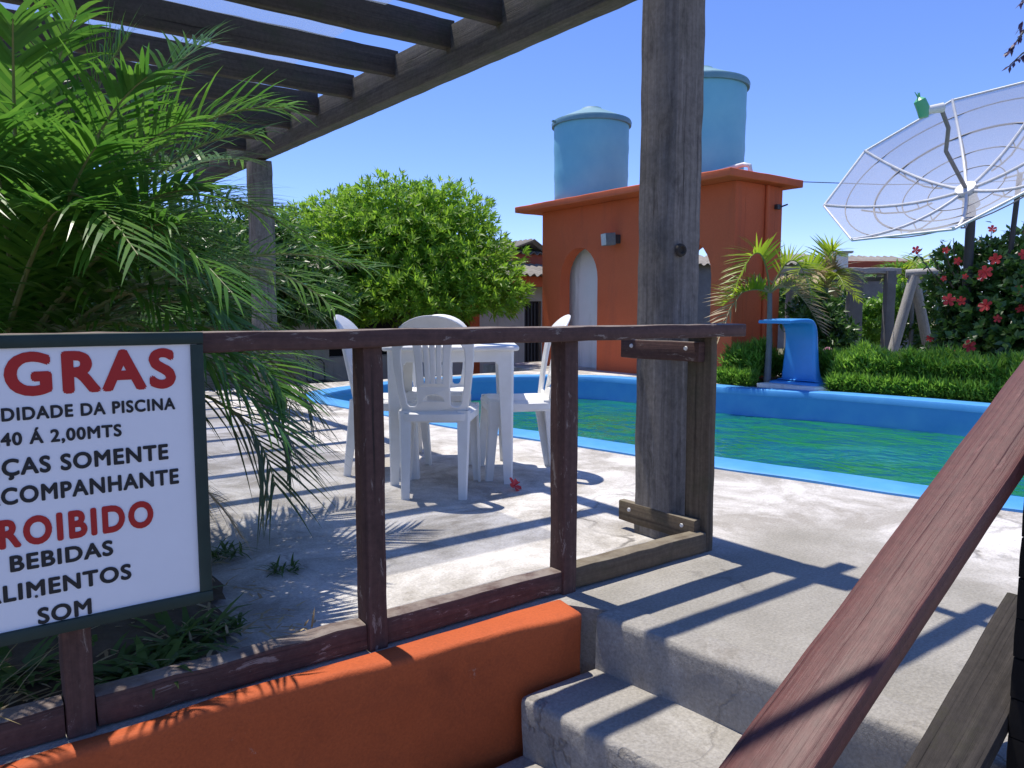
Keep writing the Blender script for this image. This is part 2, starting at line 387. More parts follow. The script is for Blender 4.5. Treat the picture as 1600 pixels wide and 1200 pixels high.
    def wall(s, loop, z0, z1, flip=False):
        n = len(loop); vs = [(p[0], p[1], z0) for p in loop]+[(p[0], p[1], z1) for p in loop]
        fs = [((i, (i+1) % n, n+(i+1) % n, n+i) if not flip else (i, n+i, n+(i+1) % n, (i+1) % n)) for i in range(n)]
        s.add(vs, fs); return s
def rough_block(name, foot, z0, z1, mat, parent=None, bev=.02, jit=.006, cut=.09, seed=0):
    """solid block on a 4-point footprint with rounded, slightly uneven edges"""
    bm = bmesh.new(); vs = [bm.verts.new((p[0], p[1], z0)) for p in foot]+[bm.verts.new((p[0], p[1], z1)) for p in foot]
    n = len(foot)
    bm.faces.new(vs[:n][::-1]); bm.faces.new(vs[n:])
    for i in range(n): bm.faces.new((vs[i], vs[(i+1) % n], vs[n+(i+1) % n], vs[n+i]))
    bmesh.ops.recalc_face_normals(bm, faces=bm.faces)
    bmesh.ops.bevel(bm, geom=bm.edges[:], offset=bev, segments=3, profile=.6, affect='EDGES')
    for _ in range(6):
        le = [e for e in bm.edges if e.calc_length() > cut*1.6]
        if not le or len(bm.verts) > 14000: break
        bmesh.ops.subdivide_edges(bm, edges=le, cuts=1, use_grid_fill=True)
    sd = Vector((seed*1.3, seed*.7, seed*2.1))
    for v in bm.verts:
        v.co += noise.noise_vector(v.co*4+sd)*jit+noise.noise_vector(v.co*16+sd)*jit*.5
    off = wloc(parent) if parent else Vector()
    for v in bm.verts: v.co -= off
    bmesh.ops.triangulate(bm, faces=[f for f in bm.faces if len(f.verts) > 4])
    me = bpy.data.meshes.new(name); bm.to_mesh(me); bm.free()
    return link(name, me, mat, parent, True)
def catmull(pts, k=5, closed=True):
    out = []; n = len(pts)
    for i in range(n if closed else n-1):
        p = [Vector((*pts[(i+j-1) % n], 0)) if closed else Vector((*pts[min(max(i+j-1, 0), n-1)], 0)) for j in range(4)]
        for s in range(k):
            t = s/k
            q = .5*((2*p[1])+(p[2]-p[0])*t+(2*p[0]-5*p[1]+4*p[2]-p[3])*t*t+(3*p[1]-p[0]-3*p[2]+p[3])*t**3)
            out.append((q.x, q.y))
    return out
def offset(loop, d):
    n = len(loop); out = []
    for i in range(n):
        a = Vector(loop[i-1]); b = Vector(loop[(i+1) % n]); t = (b-a).normalized()
        out.append((loop[i][0]-t.y*d, loop[i][1]+t.x*d))
    return out
def copy_tree(o, parent=None):
    c = o.copy(); COL.objects.link(c); c.parent = parent
    for ch in list(o.children): copy_tree(ch, c)
    return c

# ------------------------------------------------------------------ the setting: ground, deck, pool, stair
GZ = -0.72
pool_pts = [(3.80, 1.28), (3.67, 1.73), (3.57, 2.23), (3.45, 2.73), (3.36, 3.23), (3.25, 3.85), (3.05, 4.75), (2.95, 5.62), (2.87, 6.40), (2.80, 7.05), (2.82, 7.62),
            (3.17, 8.04), (3.75, 8.36), (4.6, 8.62), (5.6, 8.66), (6.5, 8.28), (7.08, 7.74), (7.33, 7.06), (7.40, 5.93), (7.52, 5.18), (7.76, 4.55), (7.90, 3.9), (7.98, 3.1),
            (8.0, 1.6), (7.7, .1), (6.9, -1.0), (5.8, -1.4), (4.8, -1.0), (4.15, 0.1)][::-1]   # counter-clockwise
outer = catmull(pool_pts, 5)
if sum(outer[i-1][0]*outer[i][1]-outer[i][0]*outer[i-1][1] for i in range(len(outer))) < 0: outer = outer[::-1]
inner = offset(outer, .27)
def NOSE(Y, k=0): return 1.475+.134*(1.63-Y)-.275*k
ground_half = 400
g = G(); g.poly([[(-ground_half, -ground_half), (ground_half, -ground_half), (ground_half, ground_half), (-ground_half, ground_half)], outer[::-1]], GZ)
tag(g.build('ground', 'ground'), kind='structure')
deck_loop = [(-6, 1.735), (1.46, 1.70), (NOSE(1.5)+.10, 1.5), (NOSE(-.9)+.10, -.9), (NOSE(-.9)+.1, -6), (9.7, -6), (9.7, 10.6), (7.2, 10.6), (7.2, 9.05), (-6, 9.05)]
g = G(); g.poly([deck_loop, outer[::-1]], 0.0); g.wall(deck_loop, GZ-.05, 0.0)
deck = tag(g.build('pool_deck', 'deck'), kind='structure')
# rim: gently rounded section from deck level over the lip and down inside
g = G(); sect = [(-.004, -.06), (0.0, .012), (.02, .022), (.235, .024), (.258, .016), (.27, -.01), (.272, -.05)]
loops = [offset(outer, a) for a, z in sect]; n = len(outer); b = 0
vs = []; fs = []
for (a, z), lp in zip(sect, loops): vs += [(p[0], p[1], z+noise.noise(Vector((p[0]*3, p[1]*3, a*9)))*.004) for p in lp]
for k in range(len(sect)-1):
    for i in range(n):
        j = (i+1) % n; fs.append((k*n+i, k*n+j, (k+1)*n+j, (k+1)*n+i))
g.add(vs, fs); tag(g.build('pool_rim', 'rimblue', None, True), kind='structure')
g = G(); wl = offset(outer, .268); g.wall(wl, -1.5, -.03, flip=True); tag(g.build('pool_wall', 'poolblue', None, True), kind='structure')
g = G(); g.poly([offset(outer, .262)], -1.49); tag(g.build('pool_floor', 'poolfloor'), kind='structure')
g = G(); g.poly([offset(outer, .264)], -.29); tag(g.build('pool_water', 'water'), kind='structure')
# stair
stair = thing('stair', (1.2, .6, GZ), 'worn grey concrete steps climbing beside the orange retaining wall', 'stair')
for k in range(4):
    zt = .003-.172*k; x1 = .125 if k == 0 else .42
    y0, y1 = -.9, 1.60
    foot = [(NOSE(y0, k), y0), (NOSE(y0, k)+x1, y0), (NOSE(y1, k)+x1, y1), (NOSE(y1, k), y1)]
    rough_block('step', foot, GZ-.03 if k == 3 else zt-.30, zt, 'step', stair, bev=.022, jit=.007, cut=.06, seed=k)
wallt = thing('retaining_wall', (0, 1.68, GZ), 'orange painted retaining wall under the brown railing', 'wall')
rough_block('wall_face', [(-4.2, 1.69), (-1.5, 1.69), (.40, 1.69), (1.445, 1.605), (1.47, 1.74), (-4.2, 1.755)], GZ-.03, .012, 'orange', wallt, bev=.018, jit=.008, cut=.05, seed=5)
# low-court paving under the camera
g = G(); g.poly([[(-5, -4), (1.3, -4), (1.3, 1.72), (-5, 1.72)]], GZ+.004); tag(g.build('court_paving', 'step'), kind='structure')

def patch(name, loop, z, amp, mat, cell=.08, parent=None):
    """small uneven sheet of soil inside a loop"""
    g = G(); xs = [p[0] for p in loop]; ys = [p[1] for p in loop]
    def inside(x, y):
        r = False; j = len(loop)-1
        for i in range(len(loop)):
            if (loop[i][1] > y) != (loop[j][1] > y) and x < (loop[j][0]-loop[i][0])*(y-loop[i][1])/(loop[j][1]-loop[i][1])+loop[i][0]: r = not r
            j = i
        return r
    nx = int((max(xs)-min(xs))/cell)+1; ny = int((max(ys)-min(ys))/cell)+1; idx = {}; vs = []; fs = []
    def vi(i, j):
        if (i, j) not in idx:
            x = min(xs)+i*cell; y = min(ys)+j*cell; idx[(i, j)] = len(vs)
            e = min(1, sum(inside(x+dx, y+dy) for dx in (-.12, 0, .12) for dy in (-.12, 0, .12))/9)
            vs.append((x+noise.noise(Vector((x*5, y*5, 1)))*.05, y+noise.noise(Vector((x*5, y*5, 9)))*.05, z+amp*(e-.35)+amp*.8*e*noise.noise(Vector((x*3, y*3, 3)))+amp*.4*e*noise.noise(Vector((x*11, y*11, 5)))))
        return idx[(i, j)]
    for i in range(nx):
        for j in range(ny):
            if inside(min(xs)+(i+.5)*cell, min(ys)+(j+.5)*cell): fs.append((vi(i, j), vi(i+1, j), vi(i+1, j+1), vi(i, j+1)))
    g.add(vs, fs); return g.build(name, mat, parent, True)
bed = [(-4, 1.84), (.40, 1.84), (.52, 2.1), (.62, 2.4), (.66, 2.8), (.60, 3.3), (.40, 3.9), (-.2, 4.3), (-4, 4.4)]
tag(patch('planting_bed_soil', bed, .012, .05, 'soil'), kind='structure')
gbed = [(7.76, 6.0), (7.86, 5.3), (8.08, 4.6), (8.22, 3.9), (8.30, 3.2), (8.34, 1.2), (9.6, 1.2), (9.6, 6.0)]
tag(patch('garden_bed_soil', gbed, .012, .06, 'soil'), kind='structure')

# ------------------------------------------------------------------ railing with its posts
rail = thing('railing', (.85, 1.80, 0.0), 'brown painted timber railing along the edge of the pool deck', 'railing')
g = G(); g.timber((-2.6, 1.785, .832), (2.37, 1.785, .832), .095, .046, bev=.006, jit=.002, seed=1); g.build('top_rail', 'railwood', rail, True)
PX = [-1.30, -.55, .135, .828, 1.502]
for i, x in enumerate(PX):
    g = G(); g.timber((x+.028, 1.797, .001), (x+.028, 1.797, .810), .056, .074, side=(1, 0, 0), jit=.0018, seed=2+i); g.build('post', 'railwood', rail, True)
ends = [-2.6]+PX+[2.21]
for i in range(len(ends)-1):
    x0 = ends[i]+(.057 if i else 0); x1 = ends[i+1]
    g = G(); g.timber((x0+.001, 1.80, .040), (x1-.001, 1.80, .040), .062, .074, bev=.008, jit=.003, seed=11+i); g.build('bottom_rail', 'railwood' if i < len(ends)-2 else 'clampwood', rail, True)
g = G(); g.timber((2.232, 1.828, .001), (2.232, 1.828, .808), .038, .112, side=(1, 0, 0), seed=21); g.build('end_post', 'clampwood', rail, True)
for z, h, m in ((.078, .085, 'clampwood'), (.752, .075, 'railwood')):
    g = G(); g.timber((2.193, 1.80, z), (2.193, 2.20, z), .036, h, seed=23+int(z*10)); c = g.build('clamp_board', m, rail, True)
    for y in (1.86, 2.14):
        q = G(); q.tube([(2.176, y, z+.012), (2.170, y, z+.012)], [.009, .007], 8); q.build('bolt', 'galv', c, True)

# ------------------------------------------------------------------ pergola
perg = thing('pergola', (2.25, 4.5, 0), 'weathered timber pergola with dark rafters over the pool terrace', 'pergola')
g = G(); g.timber((2.255, 2.025, .001), (2.255, 2.025, 2.42), .15, .19, side=(1, 0, 0), bev=.010, jit=.0022, step=.04, seed=31)
bigp = g.build('support_post', 'postwood', perg, True); bigp['label'] = 'thick weathered grey post standing at the railing end'
q = onY(1063, 391, 1.92)   # knot hole on the camera side
g = G(); a = []
for r_, d_ in ((.030, .001), (.026, -.007), (.018, -.009), (.010, .000)):
    a.append((r_, d_))
vs = []; fs = []
for r_, d_ in a:
    for i in range(14):
        t = 2*math.pi*i/14; vs.append((q.x+r_*math.cos(t)*1.0, 1.918+d_-.0, q.z+r_*math.sin(t)*.85))
for k in range(3):
    for i in range(14):
        j = (i+1) % 14; fs.append((k*14+i, k*14+j, (k+1)*14+j, (k+1)*14+i))
fs.append(tuple(3*14+i for i in range(14))); g.add(vs, fs); g.build('knot', 'blackwood', bigp, True)
g = G(); g.timber((2.29, 6.98, .001), (2.29, 6.98, 2.26), .185, .185, side=(1, 0, 0), bev=.012, jit=.005, step=.06, seed=33)
fp = g.build('support_post', 'postwood', perg, True)
g = G(); g.timber((2.265, 1.90, 2.28), (2.33, 9.3, 2.46), .10, .245, bev=.008, jit=.0018, seed=34); g.build('beam', 'beamwood', perg, True)
RY = [2.62, 3.13, 3.61, 4.26, 4.89, 5.50, 6.1, 6.7, 7.3, 7.9, 8.5, 9.05]
for i, y in enumerate(RY):
    zz = 2.33+.024*(y-2.4)
    g = G(); g.timber((-2.6, y+random.uniform(-.03, .03), zz-.02), (2.26+random.uniform(-.02, .02), y, zz+.035), .058, .150, bev=.006, jit=.003, seed=40+i); g.build('rafter', 'rafterwood', perg, True)
for i, y in enumerate((1.55, 2.02)):
    g = G(); g.timber((-2.6, y, 2.23), (2.44, y, 2.24), .050, .085, bev=.006, jit=.003, seed=60+i); g.build('rafter', 'rafterwood', perg, True)
BA, BB = Vector((.819, 1.169, 2.19)), Vector((1.032, 1.023, 2.19)); BR = [BA+(BB-BA)*t for t in (-6, 0, 1, 7)]
g = G(); g.tube(BR, .012, 8); g.build('brace', 'rafterwood', perg, True)
g = G(); g.tube([(2.30, 1.99, 2.135), (2.27, 1.5, 2.155), (2.26, .4, 2.168), (2.26, -1.2, 2.18)], .024, 10); g.build('pole', 'rafterwood', perg, True)
# thin translucent sheet lying on the rafters, ending short of the beam
g = G(); nx, ny = 40, 30; vs = []; fs = []
for i in range(nx+1):
    for j in range(ny+1):
        x = -2.5+4.34*i/nx; y = 2.95+6.1*j/ny
        vs.append((x, y, 2.432+.024*(y-2.4)+.0078*(x-2.3)+.004*math.sin(y*70)+.006*noise.noise(Vector((x, y, 0)))))
for i in range(nx):
    for j in range(ny): fs.append((i*(ny+1)+j, (i+1)*(ny+1)+j, (i+1)*(ny+1)+j+1, i*(ny+1)+j+1))
g.add(vs, fs); g.build('roof_sheet', 'sheet', perg, True)

# ------------------------------------------------------------------ sign on the railing
SX0, SX1, SZ0, SZ1, SY = -.165, .428, .250, .856, 1.722
sign = thing('sign', ((SX0+SX1)/2, SY+.012, SZ0), 'white pool rules sign with dark green frame fixed to the railing', 'sign')
g = G(); g.box((SX0+.012, SY+.002, SZ0+.012), (SX1-.012, SY+.012, SZ1-.012)); g.build('board', 'signwhite', sign)
fw = .026
for a, b in (((SX0, SZ0), (SX1, SZ0+fw)), ((SX0, SZ1-fw), (SX1, SZ1)), ((SX0, SZ0+fw), (SX0+fw, SZ1-fw)), ((SX1-fw, SZ0+fw), (SX1, SZ1-fw))):
    g = G(); g.timber(((a[0]+.0, SY+.006, (a[1]+b[1])/2), (b[0]-.0, SY+.006, (a[1]+b[1])/2)) [0], (b[0], SY+.006, (a[1]+b[1])/2), .024, b[1]-a[1], bev=.003, jit=.0004) if b[0]-a[0] > .1 else g.timber(((a[0]+b[0])/2, SY+.006, a[1]+.001), ((a[0]+b[0])/2, SY+.006, b[1]-.001), b[0]-a[0], .024, side=(1, 0, 0), bev=.003, jit=.0004)
    g.build('frame_bar', 'signgreen', sign, True)
def text_mesh(body, bold, sp=1.12):
    cu = bpy.data.curves.new('t', 'FONT'); cu.body = body; cu.size = 1; cu.resolution_u = 5; cu.space_character = sp
    o = bpy.data.objects.new('t', cu); COL.objects.link(o)
    dg = bpy.context.evaluated_depsgraph_get(); m0 = bpy.data.meshes.new_from_object(o.evaluated_get(dg))
    bpy.data.objects.remove(o); bpy.data.curves.remove(cu)
    vs = []; fs = []   # heavy strokes: shifted copies, each a hair behind the last
    for k in range(9):
        a = k*math.pi/4; dx, dy = (math.cos(a)*bold, math.sin(a)*bold) if k < 8 else (0, 0)
        b_ = len(vs); vs += [(v.co.x+dx, v.co.y+dy, -k*.004) for v in m0.vertices]; fs += [tuple(i+b_ for i in p.vertices) for p in m0.polygons]
    me = bpy.data.meshes.new('t'); me.from_pydata(vs, [], fs); bpy.data.meshes.remove(m0)
    return me
def line(full, vis, xl, xr, zb, zt, ink, bold=.038, sp=1.12):
    """set so that the visible tail `vis` spans xl..xr and letters stand on zb with cap height zt-zb"""
    me = text_mesh(full, bold, sp); mv = text_mesh(vis, bold, sp); mh = text_mesh('H', bold)
    wv = max(v.co.x for v in mv.vertices)-min(v.co.x for v in mv.vertices); H = max(v.co.y for v in mh.vertices); b0 = min(v.co.y for v in mh.vertices)
    mx = max(v.co.x for v in me.vertices); sx = (xr-xl)/wv; sz = (zt-zb)/(H-b0)
    off = wloc(sign)
    for v in me.vertices:
        v.co = Vector((xr+(v.co.x-mx)*sx, SY+.0004-v.co.z*.02, zb+(v.co.y-b0)*sz))-off
    for mm in (mv, mh): bpy.data.meshes.remove(mm)
    return link('lettering', me, ink, sign)
line('REGRAS', 'GRAS', .064, .371, .737, .822, 'red_ink', .045, 1.2)
line('PROFUNDIDADE DA PISCINA', 'DIDADE DA PISCINA', .056, .367, .690, .716, 'black_ink')
line('1,40 Á 2,00MTS', '40 Á 2,00MTS', .052, .261, .642, .668, 'black_ink')
line('CRIANÇAS SOMENTE', 'ÇAS SOMENTE', .051, .349, .583, .617, 'black_ink')
line('COM ACOMPANHANTE', 'COMPANHANTE', .047, .368, .527, .561, 'black_ink')
line('PROIBIDO', 'ROIBIDO', .039, .314, .441, .499, 'red_ink', .045, 1.2)
line('BEBIDAS', 'BEBIDAS', .054, .234, .393, .426, 'black_ink')
line('ALIMENTOS', 'LIMENTOS', .040, .266, .335, .369, 'black_ink')
line('SOM', 'SOM', .094, .189, .277, .311, 'black_ink')
g = G(); p = onY(57, 932, SY); g.tube([(p.x, SY-.001, p.z), (p.x, SY+.003, p.z)], .0028, 8); g.build('screw', 'darkmetal', sign, True)

# ------------------------------------------------------------------ stair handrail in the foreground
hr = thing('stair_handrail', (1.4, .58, -.17), 'red brown varnished stair handrail sloping up across the foreground', 'handrail')
sl_ = .547
def hz(x): return .255+(x-.828)*sl_
yl, wd = .64, .115
nrm = Vector((-sl_, 0, 1)).normalized()
def hp(x, y, dn=0): return Vector((x, y, hz(x)))+nrm*dn
g = G(); g.timber(hp(.30, yl-wd/2, -.022), hp(2.05, yl-wd/2, -.022), wd, .044, side=(0, 1, 0), bev=.010, jit=.0012, step=.05, seed=71); g.build('hand_plank', 'redwood', hr, True)
lp0, lp1 = onY(1410, 1200, yl), onY(1571, 924, yl)
dd = (lp1-lp0)
g = G(); g.timber(lp0-dd*2.2+Vector((0, -.055, 0))-nrm*.02, lp1+Vector((0, -.055, 0))-nrm*.02, .11, .04, side=(0, 1, 0), bev=.006, jit=.0009, step=.05, seed=72); g.build('lower_plank', 'blackwood', hr, True)
px = onY(1589, 900, .53).x
for k in range(14):   # dark newel: short sawn blocks with open joints
    z0 = -.36+.077*k
    if z0 > hz(px)+.02: break
    g = G(); j = random.uniform(-.002, .002); g.timber((px+.05+j, .53-.05, z0), (px+.05+j, .53-.05, z0+.074), .10, .10, side=(1, 0, 0), bev=.006, jit=.0012, step=.04, seed=80+k); g.build('newel_block', 'tar', hr, True)
g = G(); g.timber((.62, .53, GZ+.0), (.62, .53, hz(.62)-.05), .06, .06, side=(1, 0, 0), seed=99); g.build('post', 'blackwood', hr, True)

# ------------------------------------------------------------------ plastic table and chairs
def curve_plate(splines, thick, bev):
    cu = bpy.data.curves.new('p', 'CURVE'); cu.dimensions = '2D'; cu.fill_mode = 'BOTH'; cu.extrude = thick/2-bev; cu.bevel_depth = bev; cu.bevel_resolution = 1
    for pts in splines:
        s = cu.splines.new('POLY'); s.points.add(len(pts)-1); s.use_cyclic_u = True
        for q, p in zip(s.points, pts): q.co = (p[0], p[1], 0, 1)
    o = bpy.data.objects.new('p', cu); COL.objects.link(o)
    dg = bpy.context.evaluated_depsgraph_get(); me = bpy.data.meshes.new_from_object(o.evaluated_get(dg))
    bpy.data.objects.remove(o); bpy.data.curves.remove(cu)
    return me
def rrect(x0, y0, x1, y1, r, k=5):
    out = []
    for cx, cy, a0 in ((x1-r, y0+r, -90), (x1-r, y1-r, 0), (x0+r, y1-r, 90), (x0+r, y0+r, 180)):
        for i in range(k+1):
            a = math.radians(a0+90*i/k); out.append((cx+r*math.cos(a), cy+r*math.sin(a)))
    return out
def angle_leg(g, top, foot, sx, sy, w0, w1, t=.012):
    """L-section moulded leg tapering to the foot; sx, sy say where its outer corner points"""
    vs = []; fs = []
    for p, w in ((Vector(top), w0), (Vector(top).lerp(Vector(foot), .5), (w0+w1)/2), (Vector(foot), w1)):
        L = [(0, 0), (-w, 0), (-w, -t), (-t, -t), (-t, -w), (0, -w)]
        L = [(-.15*w, 0), (-w, 0), (-w, -t), (-t, -t), (-t, -w), (0, -w), (0, -.15*w)]
        vs += [(p.x+sx*a, p.y+sy*b, p.z) for a, b in L]
    n = 7
    for k in range(2):
        for i in range(n):
            j = (i+1) % n; fs.append((k*n+i, k*n+j, (k+1)*n+j, (k+1)*n+i))
    fs.append(tuple(range(n))); fs.append(tuple(2*n+i for i in range(n))[::-1])
    g.add(vs, fs)
def make_chair(label):
    """faces +Y, origin on the ground under the seat"""
    t = thing('plastic_chair', (0, 0, 0), label, 'chair', 'white plastic chairs round the table')
    # seat: dished slab with rounded front and rolled rim
    g = G(); nu, nv = 14, 14; vs = []; fs = []
    for lay in (0, 1):
        for i in range(nu+1):
            for j in range(nv+1):
                u = -1+2*i/nu; v = -1+2*j/nv
                hw = .178+.028*(v+1)/2; r = .86
                k = max(abs(u), abs(v)); uu, vv = u, v
                m_ = (abs(u)**6+abs(v)**6)**(1/6.0)
                if m_ > 1e-6: sc = k/m_; uu, vv = u*sc, v*sc
                x = uu*hw; y = vv*.195
                z = .432-.018*(1-u*u)*(1-v*v)
                if k > .85: z -= .022*((k-.85)/.15)**2
                if lay: z -= .012; z -= .02 if k > .999 else 0
                vs.append((x, y, z))
    N_ = (nu+1)*(nv+1)
    for i in range(nu):
        for j in range(nv):
            a, b, c, d = i*(nv+1)+j, (i+1)*(nv+1)+j, (i+1)*(nv+1)+j+1, i*(nv+1)+j+1
            fs.append((a, b, c, d)); fs.append((N_+a, N_+d, N_+c, N_+b))
    bd = [i*(nv+1) for i in range(nu+1)]+[nu*(nv+1)+j for j in range(1, nv+1)]+[i*(nv+1)+nv for i in range(nu-1, -1, -1)]+[j for j in range(nv-1, 0, -1)]
    for i in range(len(bd)):
        a, b = bd[i], bd[(i+1) % len(bd)]; fs.append((a, N_+a, N_+b, b))
    g.add(vs, fs); g.build('seat', 'plastic', t, True, local=True)
    # back: arched frame, slotted splat with half-moon opening
    out = [(-.150, -.03), (-.172, .10), (-.186, .22), (-.190, .30)]
    for i in range(1, 18):
        a = math.pi*(1-i/18); out.append((.192*math.cos(a)*(1 if abs(math.cos(a)) < .97 else .995), .31+.150*math.sin(a)))
    out += [(.190, .30), (.186, .22), (.172, .10), (.150, -.03)]
    def gap(s):
        q = [(s*.135, .03), (s*.150, .12), (s*.158, .25), (s*.155, .30), (s*.13, .345), (s*.105, .355), (s*.088, .34), (s*.080, .25), (s*.074, .12), (s*.076, .03), (s*.09, .015), (s*.12, .015)]
        return q
    holes = [gap(1), gap(-1)]
    for c in (-.048, -.016, .016, .048): holes.append([(c*.86-.008, .135), (c*.86+.008, .135), (c+.009, .33), (c, .345), (c-.009, .33)])
    hm = [(.055*math.cos(math.pi*i/12), .045+.042*math.sin(math.pi*i/12)) for i in range(13)]; holes.append(hm)
    me = curve_plate([out]+holes, .018, .006)
    bm = bmesh.new(); bm.from_mesh(me)
    bmesh.ops.remove_doubles(bm, verts=bm.verts, dist=1e-5)
    for v in bm.verts:
        s_, tt, d_ = v.co
        curl = .35*s_*s_*3.0
        top = max(0, tt-.34)
        v.co = Vector((s_, -.178-.20*tt-.35*top*top*3+curl+d_, .425+tt*.985))
    bm.to_mesh(me); bm.free()
    link('backrest', me, 'plastic', t, False)
    # apron bridging legs under the seat
    g = G()
    for (a, b) in (((-.150, -.170), (.150, -.170)), ((-.185, .172), (.185, .172)), ((-.165, -.165), (-.195, .165)), ((.165, -.165), (.195, .165))):
        g.timber((a[0], a[1], .392), (b[0], b[1], .392), .010, .050, bev=.002, jit=0)
    g.build('apron', 'plastic', t, True, local=True)
    for sx, sy, tx, ty, fx, fy in ((-1, -1, .172, .178, .158, .225), (1, -1, .172, .178, .158, .225), (-1, 1, .198, .182, .205, .205), (1, 1, .198, .182, .205, .205)):
        g = G(); angle_leg(g, (sx*tx, sy*ty, .425), (sx*fx, sy*fy, 0), sx, sy, .062, .040); g.build('leg', 'plastic', t, False, local=True)
    return t
TA = math.atan2(-.553, .833); TCX, TCY = 2.20, 3.54
tab = thing('plastic_table', (TCX, TCY, 0), 'square white plastic table on the pool terrace', 'table', rz=TA)
g = G(); hw = .345
me = curve_plate([rrect(-hw, -hw, hw, hw, .05)], .024, .008)
for v in me.vertices: v.co.z += .712
link('table_top', me, 'plastic', tab)
for k in range(4):
    # apron with arched corners
    a = k*math.pi/2; R_ = Matrix.Rotation(a, 3, 'Z')
    prof = [(-.31, .70), (-.31, .60), (-.262, .60)]+[(-.262+.03*math.sin(t*math.pi/10), .625+.02*(1-math.cos(t*math.pi/10))) for t in range(1, 6)]+[(.232+.03*(1-math.cos(t*math.pi/10)), .645-.02*math.sin(t*math.pi/10)) for t in range(0, 6)]+[(.262, .60), (.31, .60), (.31, .70)]
    me = curve_plate([prof], .012, .003)
    for v in me.vertices:
        v.co = R_ @ Vector((v.co.x, -.318+v.co.z, v.co.y))
    link('apron', me, 'plastic', tab)
    sx, sy = ((-1, -1), (1, -1), (1, 1), (-1, 1))[k]
    g = G(); angle_leg(g, (sx*.325, sy*.325, .70), (sx*.318, sy*.318, 0), sx, sy, .085, .045, .014); g.build('leg', 'plastic', tab, False, local=True)
ax = Vector((.833, -.553, 0)); nn_ = Vector((.553, .833, 0)); T0 = Vector((TCX, TCY, 0))
fwd = math.atan2(.8, .6)-math.pi/2
ch = make_chair('white plastic chair nearest the railing, its back to the camera'); ch.location = (1.925, 3.24, 0); ch.rotation_euler = (0, 0, fwd)
spots = [(T0+ax*.36-nn_*.02, math.atan2(.553, -.833)-math.pi/2+.10, 'white plastic chair at the table side nearest the pool'),
         (T0-ax*.36+nn_*.05, math.atan2(-.553, .833)-math.pi/2-.12, 'white plastic chair at the table side nearest the palm'),
         (T0+nn_*.40-ax*.10, math.atan2(-.833, -.553)-math.pi/2, 'white plastic chair behind the table facing the railing')]
for p, a, lb in spots:
    c = copy_tree(ch); c.location = p; c.rotation_euler = (0, 0, a); c['label'] = lb

# ------------------------------------------------------------------ tower with arches and tanks
TX0, TX1, TY0, TY1, TZ = 7.90, 8.88, 6.01, 9.86, 2.53
tower = thing('water_tower', ((TX0+TX1)/2, (TY0+TY1)/2, 0), 'terracotta block with arches carrying two blue water tanks', 'water tower')
def arch_profile(yc, hw, spring, rise, z0=0.0, k=14):
    return [(yc-hw, z0)]+[(yc-hw*math.cos(math.pi*i/k), spring+rise*math.sin(math.pi*i/k)) for i in range(k+1)]+[(yc+hw, z0)]
A1 = arch_profile(8.955, .44, 1.40, .50); A2 = arch_profile(6.98, .62, 1.38, .55)
def arched_wall(x0, x1, name, arches, mat, parent):
    """wall in the YZ plane, thickness x0..x1, with arch openings and their reveals"""
    loop = [(TY0, 0.0)]
    for a in sorted(arches, key=lambda q: q[0][0]): loop += a
    loop += [(TY1, 0.0), (TY1, TZ), (TY0, TZ)]
    lp = [Vector((p[0], p[1], 0)) for p in loop]; tri = tessellate_polygon([lp])
    g = G(); n = len(loop)
    vs = [(x0, p[0], p[1]) for p in loop]+[(x1, p[0], p[1]) for p in loop]
    fs = [tuple(t) for t in tri]+[tuple(i+n for i in t) for t in tri]+[(i, (i+1) % n, n+(i+1) % n, n+i) for i in range(n)]
    g.add(vs, fs); o = g.build(name, mat, parent)
    bm = bmesh.new(); bm.from_mesh(o.data); bmesh.ops.recalc_face_normals(bm, faces=bm.faces); bm.to_mesh(o.data); bm.free()
    return o
arched_wall(TX0, TX0+.20, 'front_wall', [A1, A2], 'tower', tower)
arched_wall(TX1-.15, TX1, 'rear_wall', [A2], 'tower', tower)
g = G(); g.box((TX0+.202, TY0, 0), (TX1-.152, TY0+.16, TZ)); g.build('end_wall', 'tower', tower)
g = G(); g.box((TX0+.202, TY1-.16, 0), (TX1-.152, TY1, TZ)); g.build('end_wall', 'tower', tower)
g = G(); g.box((TX0+.33, 8.05, .001), (TX0+.385, TY1-.165, TZ-.002)); g.build('niche_back', 'whitewall', tower)
g = G(); g.box((TX0+.203, 8.05, .001), (TX0+.328, 8.13, TZ-.002)); g.build('niche_side', 'whitewall', tower)
g = G(); g.box((TX0+.203, TY1-.215, .001), (TX0+.328, TY1-.163, TZ-.002)); g.build('niche_side', 'whitewall', tower)
rough_block('roof_slab', [(TX0-.33, TY0-.16), (TX1+.22, TY0-.16), (TX1+.22, TY1+.33), (TX0-.33, TY1+.33)], TZ+.003, TZ+.10, 'tower', tower, bev=.015, jit=.006, cut=.15, seed=3)
g = G(); qd = onY(1197, 400, TY0-.03); g.tube([(qd.x, TY0-.025, TZ-.01), (qd.x, TY0-.025, .02)], .028, 10); g.build('downpipe', 'tower', tower, True)
q = onY(1216, 323, TY0-.04); g = G(); g.box((q.x-.03, TY0-.05, q.z-.03), (q.x+.05, TY0-.004, q.z+.03)); g.timber((q.x+.05, TY0-.04, q.z), (q.x+.14, TY0-.08, q.z+.035), .03, .02); g.build('bracket', 'darkmetal', tower)
q = onX(966, 374, TX0)
lamp = thing('wall_lamp', (TX0, q.y, q.z-.08), 'boxy grey floodlight fixed to the terracotta tower wall', 'lamp')
g = G(); g.timber((TX0-.001, q.y, q.z), (TX0-.09, q.y, q.z), .10, .13, bev=.01); g.build('mount', 'darkmetal', lamp, True)
